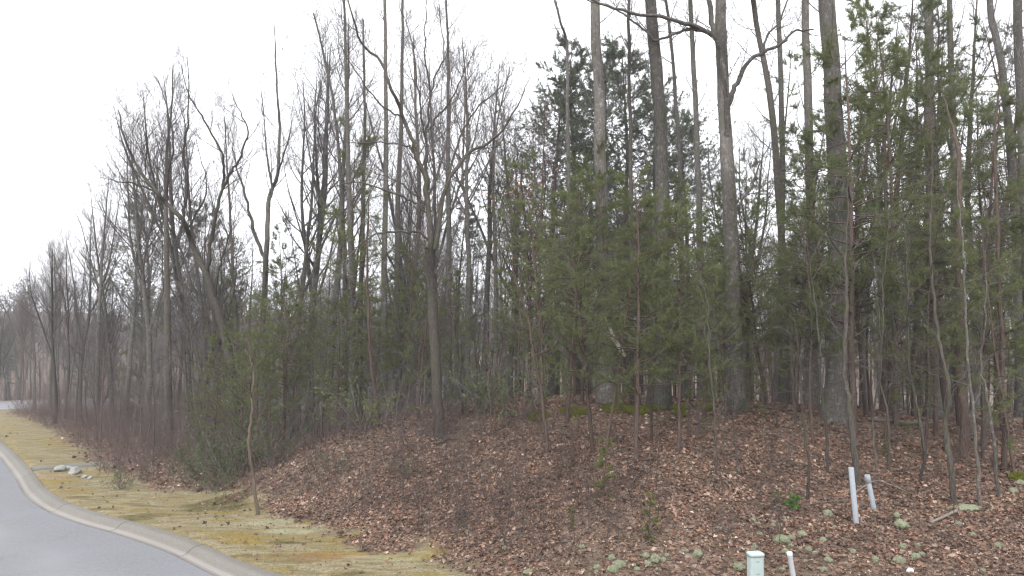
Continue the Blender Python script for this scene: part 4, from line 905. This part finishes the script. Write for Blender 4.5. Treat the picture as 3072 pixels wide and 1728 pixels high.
# ------------------------------------------------------------------ moss mats on the crest
def moss_mat(u, v, rx, ry, lab, n):
    x, y = atp(u, v); rg = np.random.default_rng(int(u)); a = rg.uniform(0, 6.28, n); r = np.sqrt(rg.random(n))
    px = x+rx*r*np.cos(a); py = y+ry*r*np.sin(a); pz = gz(px, py)+.05+.09*(1-r)
    mb = MB(); q = np.column_stack([px, py, pz])
    k = 14; th = np.linspace(0, 2*math.pi, k, endpoint=False); rings = [(1, -.05), (.8, .05), (.45, .12), (.05, .14)]; V = []
    wob = 1+.22*np.sin(th*3+u)+.12*np.sin(th*5+v)
    for f, h in rings:
        xx = x+rx*f*wob*np.cos(th); yy = y+ry*f*wob*np.sin(th); V.append(np.column_stack([xx, yy, gz(xx, yy)+h]))
    F = [[i*k+j, i*k+(j+1) % k, (i+1)*k+(j+1) % k, (i+1)*k+j] for i in range(len(rings)-1) for j in range(k)]
    mb.add(np.concatenate(V)-[x, y, 0], F, 1); needles(mb, q+[0, 0, 0]-[x, y, 0], np.tile([0, 0, 1.], (n, 1)), .045, .018, rg, 4, 0, (5, 60))
    tag(link('moss_cushion', mb.mesh('moss_cushion', [M_MOSSB, plain('moss_base_%d' % u, (.11, .11, .025), .95, .5, 30)]), None, (x, y, 0)), lab, 'moss')
for u, v, rx, ry, lab in [(1610, 1252, .32, .4, 'bright green moss cushion at the left end of the crest'), (1722, 1240, .4, .4, 'yellow-green moss mat just right of the bright one on the crest'), (1850, 1230, .42, .4, 'moss mat on the crest in front of the snag'),
                          (1915, 1236, .35, .35, 'moss mat on the crest just right of the snag'), (1960, 1232, .3, .3, 'moss mat on the crest below the thick grey trunk'), (2040, 1228, .3, .35, 'bright moss lump on the crest between the leaning young pines'), (2110, 1225, .25, .3, 'small moss mat at the right end of the crest'), (2045, 1250, .2, .25, 'small moss lump just below the crest between the young pines'), (3060, 1440, .2, .18, 'moss patch at the lower right edge')]:
    moss_mat(u, v, rx, ry, lab, 700)

# ------------------------------------------------------------------ lichen cushions
def lichen_mesh(seed):
    rg = np.random.default_rng(seed); import bmesh
    bm = bmesh.new(); bmesh.ops.create_icosphere(bm, subdivisions=4, radius=1.0); me = bpy.data.meshes.new('lichen_cushion')
    cs = norm(rg.normal(0, 1, (26, 3))); cs[:, 2] = np.abs(cs[:, 2])
    for v in bm.verts:
        c = np.array(v.co); d = np.sort(((cs-c)**2).sum(1)); b = 1-.42*min(1, d[0]*2.8)+rg.normal(0, .06)
        v.co = Vector((c[0]*b, c[1]*b, max(c[2], -.3)*b*.62))
    bm.to_mesh(me); bm.free(); me.materials.append(M_LICHEN); me.polygons.foreach_set('use_smooth', [True]*len(me.polygons)); return me
LM = [lichen_mesh(i) for i in range(5)]
LCH = [(2345, 1633, 22, 'largest round lichen cushion, behind the white marker post'), (2705, 1585, 19, 'round lichen cushion alone on bare ground right of the pipes'), (2483, 1552, 13, 'lichen cushion left of the taller leaning pipe'),
       (2406, 1607, 12, 'lichen cushion just right of the largest one, up the slope'), (1967, 1693, 17, 'wide lichen cushion in the bottom cluster left of the pedestal'), (1860, 1712, 16, 'left large cushion of the bottom lichen cluster'),
       (2217, 1716, 17, 'ragged lichen cushion beside the left foot of the pedestal'), (2095, 1681, 15, 'flat lichen cushion alone midway left of the pedestal'), (2698, 1690, 15, 'flat ragged lichen cushion left of the white stone'), (2264, 1649, 11, 'lichen cushion directly behind the pedestal top')]
SM = [(2259, 1563, 8), (2320, 1590, 8), (2375, 1626, 10), (2373, 1642, 8), (2470, 1633, 11), (2426, 1651, 9), (2400, 1655, 8), (2445, 1664, 8), (2358, 1671, 11), (2241, 1668, 7), (2352, 1555, 6), (2233, 1584, 5), (2710, 1653, 11), (2753, 1640, 8), (2748, 1682, 14),
      (2766, 1676, 9), (2628, 1689, 11), (2472, 1717, 10), (2486, 1692, 12), (2538, 1697, 7), (2483, 1676, 5), (2531, 1680, 5), (2995, 1651, 11), (2918, 1608, 9), (2801, 1662, 7), (2877, 1578, 8), (2692, 1553, 10), (2347, 1725, 9), (2558, 1658, 9), (2503, 1587, 8), (2279, 1608, 8),
      (2275, 1576, 7), (2626, 1539, 6), (1792, 1706, 11), (1790, 1720, 7), (1838, 1725, 15), (1991, 1686, 10), (2001, 1672, 8), (1938, 1680, 10), (1944, 1706, 12), (1911, 1716, 8), (1902, 1704, 7), (1888, 1706, 6), (1747, 1653, 9), (1835, 1686, 11), (1584, 1722, 13), (1514, 1655, 8), (2268, 1576, 6),
      (2158, 1588, 8), (1970, 1720, 6), (2060, 1655, 6), (2052, 1668, 5), (2830, 1600, 6), (2640, 1620, 6), (3040, 1480, 13), (3060, 1455, 12), (2950, 1720, 8), (2590, 1640, 5), (2200, 1610, 6), (2130, 1640, 5), (1700, 1700, 5), (1880, 1690, 6)]
LDISC = []
def put_lichen(u, v, rp, n, lab=None):
    x, y = atp(u, v); r = rp*y/FPX*1.15; LDISC.append((x, y, r))
    o = link('lichen_cushion', LM[n % 5], None, (x, y, gz(x, y)+r*.12), (0, 0, n*1.9), (r*1.05, r*.95, r*(1.45+.12*(n % 3))))
    tag(o, lab or 'small pale grey-green lichen cushion among the fallen leaves near the bottom of the bank', 'lichen', None if lab else 'small lichen cushions on the lower bank')
for n, (u, v, r, lab) in enumerate(LCH): put_lichen(u, v, r, n, lab)
for n, (u, v, r) in enumerate(SM): put_lichen(u, v, r, n+3)
# flat lichen mat under the leaning young tree
x, y = atp(2896, 1530); o = link('lichen_mat', LM[2], None, (x, y, gz(x, y)), (0, 0, .3), (.36, .25, .11)); tag(o, 'wide flat lichen mat at the foot of the leaning grey young tree', 'lichen')

# ------------------------------------------------------------------ pipes, pedestal, marker, stones
def pipe(name, ub, vb, ut, vt, y, r, label, m, cap=False, rim=True, deep=.3, cat='pipe', yt=0):
    b = P(ub, vb, y); g = gz(b[0], y); b[2] = g; t = P(ut, vt, y+yt); ax = norm(t-b); L = np.linalg.norm(t-b)
    k = 20; th = np.arange(k)*2*math.pi/k; A = norm(np.cross(ax, [0, 1, 0])); B = np.cross(ax, A); mb = MB(); V = []
    prof = [(r, -deep), (r, L-.004), (r-.003, L), (r-.009, L), (r-.010, L-.006), (r-.010, L-.5)] if not cap else [(r, -deep), (r, L-.055), (r+.004, L-.05), (r+.004, L-.006), (r-.004, L), (.001, L)]
    for rr, h in prof: V.append(ax*h+rr*(A[None]*np.cos(th)[:, None]+B[None]*np.sin(th)[:, None]))
    F = [[i*k+j, i*k+(j+1) % k, (i+1)*k+(j+1) % k, (i+1)*k+j] for i in range(len(prof)-1) for j in range(k)]
    mb.add(np.concatenate(V), F); e = link(name, None, None, tuple(b)); link('tube', mb.mesh('tube', m), e)
    tag(e, label, cat); return e, ax, A, B, L
e, ax, A, B, L = pipe('utility_pipe', 2569, 1566, 2553, 1402, 13.3, .048, 'taller of two leaning grey plastic pipes sticking out of the bank', M_PVC)
e, ax, A, B, L = pipe('utility_pipe', 2622, 1536, 2601, 1424, 13.9, .046, 'shorter of two leaning grey plastic pipes, the right one, with a coupling collar', M_PVC, yt=-.05)
k = 20; th = np.arange(k)*2*math.pi/k; V = [ax*h+r*(A[None]*np.cos(th)[:, None]+B[None]*np.sin(th)[:, None]) for r, h in [(.046, L-.16), (.053, L-.155), (.053, L-.012), (.049, L-.008), (.042, L-.008)]]
link('collar', MB().add(np.concatenate(V), [[i*k+j, i*k+(j+1) % k, (i+1)*k+(j+1) % k, (i+1)*k+j] for i in range(4) for j in range(k)]).mesh('collar', M_PVC), e)
V = [ax*h+r*(A[None]*np.cos(th)[:, None]+B[None]*np.sin(th)[:, None]) for r, h in [(.0475, .10), (.0475, .26)]]
e, ax, A, B, L = pipe('marker_post', 2392, 1800, 2368, 1656, 10.4, .036, 'narrow white plastic marker post beside the pale green pedestal', M_PVCW, cap=True, cat='post', yt=-.03)
mb = MB()
for i in range(7):   # column of small dark printed characters down the post
    h = L-.08-.034*i; c = ax*h; a0 = math.radians(-118)
    for s_ in range(3 if i % 2 else 2):
        u_ = a0+.16*s_; n_ = A*math.cos(u_)+B*math.sin(u_); t_ = -A*math.sin(u_)+B*math.cos(u_); o_ = c+n_*.0366+ax*(.004*s_)
        mb.add([o_-t_*.0016-ax*.006, o_+t_*.0016-ax*.006, o_+t_*.0016+ax*.007, o_-t_*.0016+ax*.007], [[0, 1, 2, 3]])
    n_ = A*math.cos(a0+.2)+B*math.sin(a0+.2); t_ = -A*math.sin(a0+.2)+B*math.cos(a0+.2); o_ = c+n_*.0366
    mb.add([o_-t_*.006-ax*.0015, o_+t_*.006-ax*.0015, o_+t_*.006+ax*.0015, o_-t_*.006+ax*.0015], [[0, 1, 2, 3]])
link('lettering', mb.mesh('lettering', M_INK, False), e)
def rrect(w, d, r, k=6):
    o = []
    for cx, cy, a in [(w/2-r, d/2-r, 0), (-w/2+r, d/2-r, 90), (-w/2+r, -d/2+r, 180), (w/2-r, -d/2+r, 270)]:
        for i in range(k+1): t = math.radians(a+90*i/k); o.append((cx+r*math.cos(t), cy+r*math.sin(t)))
    return np.array(o)
yb = 10.3; pt = P(2266, 1656, yb); gx_, gy_ = pt[0], yb; gb = gz(gx_, gy_); Hp = pt[2]-gb
ped = tag(link('utility_pedestal', None, None, (gx_, gy_, gb), (0, 0, math.radians(9))), 'pale green plastic utility pedestal with a domed cap at the bottom edge', 'utility box')
def loft(rings, cap=True):
    k = len(rings[0][0]); V = np.concatenate([np.column_stack([r, np.full(k, h)]) for r, h in rings]); F = [[i*k+j, i*k+(j+1) % k, (i+1)*k+(j+1) % k, (i+1)*k+j] for i in range(len(rings)-1) for j in range(k)]
    mb = MB().add(V, F)
    if cap: n = (len(rings)-1)*k; mb.f.append(np.array([[n+j for j in range(k)]])); mb.m.append(np.zeros(1, np.int32))
    return mb
W, D = .212, .15
link('body', loft([(rrect(W*1.02, D*1.02, .035), -.3), (rrect(W, D, .035), Hp-.05)], False).mesh('body', M_PED), ped)
link('cap', loft([(rrect(W-.01, D-.01, .03), Hp-.052), (rrect(W+.014, D+.014, .04), Hp-.05), (rrect(W+.014, D+.014, .04), Hp-.022), (rrect(W+.004, D+.004, .036), Hp-.010), (rrect(W-.03, D-.03, .03), Hp-.001), (rrect(W-.09, D-.08, .02), Hp+.002)]).mesh('cap', M_PED), ped)
mb = MB()
for h in (Hp-.11, Hp-.28, Hp-.45):
    th = np.linspace(math.radians(-125), math.radians(-55), 7); zz = h-.006*np.sin(np.linspace(0, math.pi, 7)); xx = np.linspace(-.030, .022, 7)
    V = [[x, -D/2-.0035, z-.003] for x, z in zip(xx, zz)]+[[x, -D/2-.0035, z+.003] for x, z in zip(xx, zz)]; mb.add(V, [[i, i+1, i+8, i+7] for i in range(6)])
link('raised_mark', mb.mesh('raised_mark', M_SEAM), ped)
link('seam', MB().add([[W/2-.022, -D/2-.0035, -.1], [W/2-.0175, -D/2-.0035, -.1], [W/2-.0175, -D/2-.0035, Hp-.06], [W/2-.022, -D/2-.0035, Hp-.06]], [[0, 1, 2, 3]]).mesh('seam', M_SEAM), ped)
def rock(x, y, s, lab, seed, m=M_ROCK):
    rg = np.random.default_rng(seed); import bmesh; bm = bmesh.new(); bmesh.ops.create_icosphere(bm, subdivisions=3, radius=1); pl = norm(rg.normal(0, 1, (9, 3))); hh = rg.uniform(.6, .95, 9)
    for v in bm.verts:
        c = np.array(v.co)
        for n_, h_ in zip(pl, hh):
            e_ = c@n_-h_
            if e_ > 0: c = c-n_*e_
        v.co = Vector(c+rg.normal(0, .012, 3))
    me = bpy.data.meshes.new('rock'); bm.to_mesh(me); bm.free(); me.materials.append(m)
    tag(link('rock', me, None, (x, y, gz(x, y)+s[2]*.35), (0, 0, seed), s), lab, 'rock')
x, y = atp(2730, 1716); rock(x, y, (.07, .055, .05), 'small white stone near the lower edge right of the post', 1, plain('white_stone', (.68, .66, .66), .8, .12, 9))
for n, (u, v, s, lab) in enumerate([(180, 1414, .30, 'left pale boulder at the drain outlet beside the verge'), (226, 1422, .33, 'right pale boulder at the drain outlet'), (203, 1409, .2, 'flat pale stone between the two drain boulders'), (255, 1434, .14, 'small pale stone right of the drain boulders'), (212, 1424, .13, 'small stone in front of the drain boulders'), (270, 1437, .12, 'smallest pale stone at the thicket edge by the drain')]):
    x, y = atp(u, v); rock(x, y, (s*.8, s*.65, s*.5), lab, 20+n, M_STONE)
# short concrete flume from the kerb to the stones
k = int(np.argmin(((CL-np.array(atp(88, 1418)))**2).sum(1))); c = CL[k]; n_ = nrm[k]; t_ = tang[k]; mb = MB(); V = []
for s_ in np.linspace(0.02, 2.3, 9):
    for w_, h_ in [(-.34, -.06), (-.33, .045), (-.24, .04), (-.1, -.01), (.1, -.01), (.24, .04), (.33, .045), (.34, -.06)]:
        q = c+n_*s_+t_*(w_+.03*math.sin(s_*2)); V.append([q[0], q[1], gz(q[0], q[1])+h_-.01+.02])
F = [[i*8+j, i*8+j+1, (i+1)*8+j+1, (i+1)*8+j] for i in range(8) for j in range(7)]
tag(link('drain_channel', mb.add(V, F).mesh('drain_channel', M_CONC)), 'short concrete drain channel crossing the verge from the kerb to the stones', 'drain')

# ------------------------------------------------------------------ leaves, grass, twig litter
def leaf_shape(seed):
    rg = np.random.default_rng(seed); k = 8; th = np.linspace(0, 2*math.pi, k, endpoint=False)+rg.uniform(-.12, .12, k)
    r = np.where(np.arange(k) % 2 == 0, rg.uniform(.8, 1.1, k), rg.uniform(.4, .7)); x = np.cos(th)*r*.5; y = np.sin(th)*r*rg.uniform(.26, .4)
    cur = rg.uniform(.3, 1.5); tw = rg.uniform(-1.4, 1.4); z = cur*(y**2*1.6+x**2*.5)+tw*x*y+rg.normal(0, .035, k)
    V = np.vstack([[0, 0, rg.uniform(-.03, .05)], np.column_stack([x, y, z])]); F = [[0, i+1, (i+1) % k+1] for i in range(k)]; return V, np.array(F)
LS = [leaf_shape(i) for i in range(8)]
rgl = np.random.default_rng(123)
def leaf_cands(n, xr, yr):
    X = rgl.uniform(*xr, n); Y = rgl.uniform(*yr, n); S, _ = sdist(X, Y); u = 1536+FPX*X/Y
    vgv = verge(X, Y, S); pr = 1-vgv*.972; pr *= np.where(X > .8, 1-.62*ss(5.4, 4.0, S+(fbm(X*.9, Y*.9, 71)-.5)*3.5), 1)
    pr *= .35+1.1*fbm(X*1.1, Y*1.1, 72, 5)
    k = (S > .1) & (rgl.random(n) < pr) & (u > -150) & (u < 3250); return X[k], Y[k], S[k]
bands = [(17000, (-9, 11), (9, 12.6)), (30000, (-11, 13), (12.6, 17)), (15000, (-14, 17), (17, 22)), (10000, (-30, 28), (22, 36)), (1500, (-45, -10), (36, 60))]
Xs = []; Ys = []
for n, xr, yr in bands:
    x, y, _ = leaf_cands(n*2, xr, yr); Xs.append(x); Ys.append(y)
Xs = np.concatenate(Xs); Ys = np.concatenate(Ys); Gs = gz(Xs, Ys); NL = len(Xs)
eps = .1; nxv = (gz(Xs+eps, Ys)-Gs)/eps; nyv = (gz(Xs, Ys+eps)-Gs)/eps
nr = norm(np.column_stack([-nxv, -nyv, np.ones(NL)])+rgl.normal(0, .5, (NL, 3))); az = rgl.uniform(0, 6.28, NL)
tx = norm(np.column_stack([np.cos(az), np.sin(az), np.zeros(NL)])-nr*((np.cos(az)*nr[:, 0]+np.sin(az)*nr[:, 1])[:, None])); ty = np.cross(nr, tx)
sz = (.042+.085*rgl.random(NL)**1.8)*np.where(Ys > 22, 1.6, 1)*np.where(Ys > 17, 1.15, 1); ls = rgl.integers(0, 8, NL); lift = rgl.uniform(.004, .045, NL)
if LDISC:
    ld = np.array(LDISC); kill = (((Xs[:, None]-ld[None, :, 0])**2+(Ys[:, None]-ld[None, :, 1])**2) < (ld[None, :, 2]*1.1)**2).any(1); lift[kill] -= 3.0; Ys = np.where(kill, 5.0, Ys)
# the 300 that show largest are parts of the ground
vis = (Ys > 9.6) & (np.abs(Xs)/Ys < .70) & (Gs/Ys > -.40); score = np.where(vis, sz/Ys*(.4+nr[:, 2]*.2-nr[:, 1]*.6), -1); top = np.argsort(-score)[:290]; istop = np.zeros(NL, bool); istop[top] = True
LMesh = [MB().add(V, F).mesh('leaf', M_LITTER) for V, F in LS]
from mathutils import Matrix
for i in top:
    o = link('leaf', LMesh[ls[i]], ground)
    Mx = np.column_stack([tx[i], ty[i], nr[i]])*sz[i]
    m4 = Matrix.Identity(4)
    for a_ in range(3):
        for b_ in range(3): m4[a_][b_] = Mx[a_, b_]
        m4[a_][3] = (Xs[i], Ys[i], Gs[i]+lift[i])[a_]
    o.matrix_local = m4
mb = MB()
for s in range(8):
    k = (ls == s) & ~istop; V, F = LS[s]; n = k.sum()
    W_ = (tx[k][:, None]*V[None, :, 0:1]+ty[k][:, None]*V[None, :, 1:2]+nr[k][:, None]*V[None, :, 2:3])*sz[k][:, None, None]+np.column_stack([Xs[k], Ys[k], Gs[k]+lift[k]])[:, None]
    mb.add(W_.reshape(-1, 3), (F[None]+(np.arange(n)*len(V))[:, None, None]).reshape(-1, 3))
tag(link('leaf_litter', mb.mesh('leaf_litter', M_LITTER, False)), 'carpet of fallen brown oak leaves covering the bank', 'leaves', kind='stuff')
# crumbled leaf pieces between the whole ones
n = 90000; X = rgl.uniform(-9, 12, n); Y = 9+rgl.random(n)**1.25*9; S, _ = sdist(X, Y); k = (S > .2) & (rgl.random(n) > verge(X, Y, S)*.98) & (np.abs(X)/Y < .8); X, Y = X[k][:42000], Y[k][:42000]; n = len(X)
d = norm(np.column_stack([rgl.normal(0, 1, (n, 2)), rgl.normal(0, .35, n)])); p = np.column_stack([X, Y, gz(X, Y)+rgl.uniform(.003, .03, n)])
mb = MB(); w_ = norm(np.cross(d, np.array([0, 0, 1.])+rgl.normal(0, .45, (n, 3)))); L_ = rgl.uniform(.02, .06, n)[:, None]; ww = L_*rgl.uniform(.3, .9, n)[:, None]
V = np.stack([p-d*L_*.5, p+w_*ww*.5+[0, 0, .006], p+d*L_*.5, p-w_*ww*.5+[0, 0, .008]], 1).reshape(-1, 3); mb.add(V, np.arange(4*n).reshape(-1, 4))
tag(link('leaf_crumbs', mb.mesh('leaf_crumbs', M_LITTER, False)), 'crumbled brown leaf pieces on the ground of the bank', 'leaves', kind='stuff')
# twigs on the ground
n = 5200; X = rgl.uniform(-11, 16, n); Y = 8.6+rgl.random(n)**1.3*18; S, _ = sdist(X, Y); k = S > vergew(X)*.8; X, Y = X[k], Y[k]
mb = MB(); tubes(mb, grow(np.column_stack([X, Y, gz(X, Y)+.03]), np.column_stack([rgl.normal(0, 1, (len(X), 2)), rgl.normal(.1, .12, len(X))]), rgl.uniform(.08, .5, len(X)), .0035, .002, 3, .15, -.02, rgl), 3)
tag(link('twig_litter', mb.mesh('twig_litter', M_DEAD)), 'broken twigs strewn over the leafy bank', 'twigs', kind='stuff')
# short matted grass and moss tips of the verge
n = 150000; X = rgl.uniform(-40, 6, n); Y = 9+rgl.random(n)**1.8*48; S, _ = sdist(X, Y); k = (S > .03) & (S < vergew(X)+.6) & (rgl.random(n) < verge(X, Y, S)+.02) & (np.abs(X)/Y < .85); X, Y = X[k][:26000], Y[k][:26000]
q = np.column_stack([X, Y, gz(X, Y)-.002]); mb = MB(); needles(mb, q, np.tile([0, 0, 1.], (len(X), 1)), .028, .007, rgl, 2, 0, (15, 75))
tag(link('verge_grass', mb.mesh('verge_grass', M_STRAW)), 'short straw coloured grass on the verge', 'grass', kind='stuff')
# straw-like debris on the bare strip at the bottom right
n = 16000; X = rgl.uniform(.5, 11, n); Y = rgl.uniform(8.8, 13.2, n); q = np.column_stack([X, Y, gz(X, Y)+.004]); mb = MB(); needles(mb, q, norm(np.column_stack([rgl.normal(0, 1, (n, 2)), np.full(n, .15)])), .07, .004, rgl, 1, 0, (0, 12))
tag(link('straw_litter', mb.mesh('straw_litter', leafy('pine_straw', [(.30, .20, .11), (.20, .12, .07), (.38, .28, .18), (.12, .08, .05)], .1))), 'fine pine straw scattered between the lichen cushions', 'straw', kind='stuff')
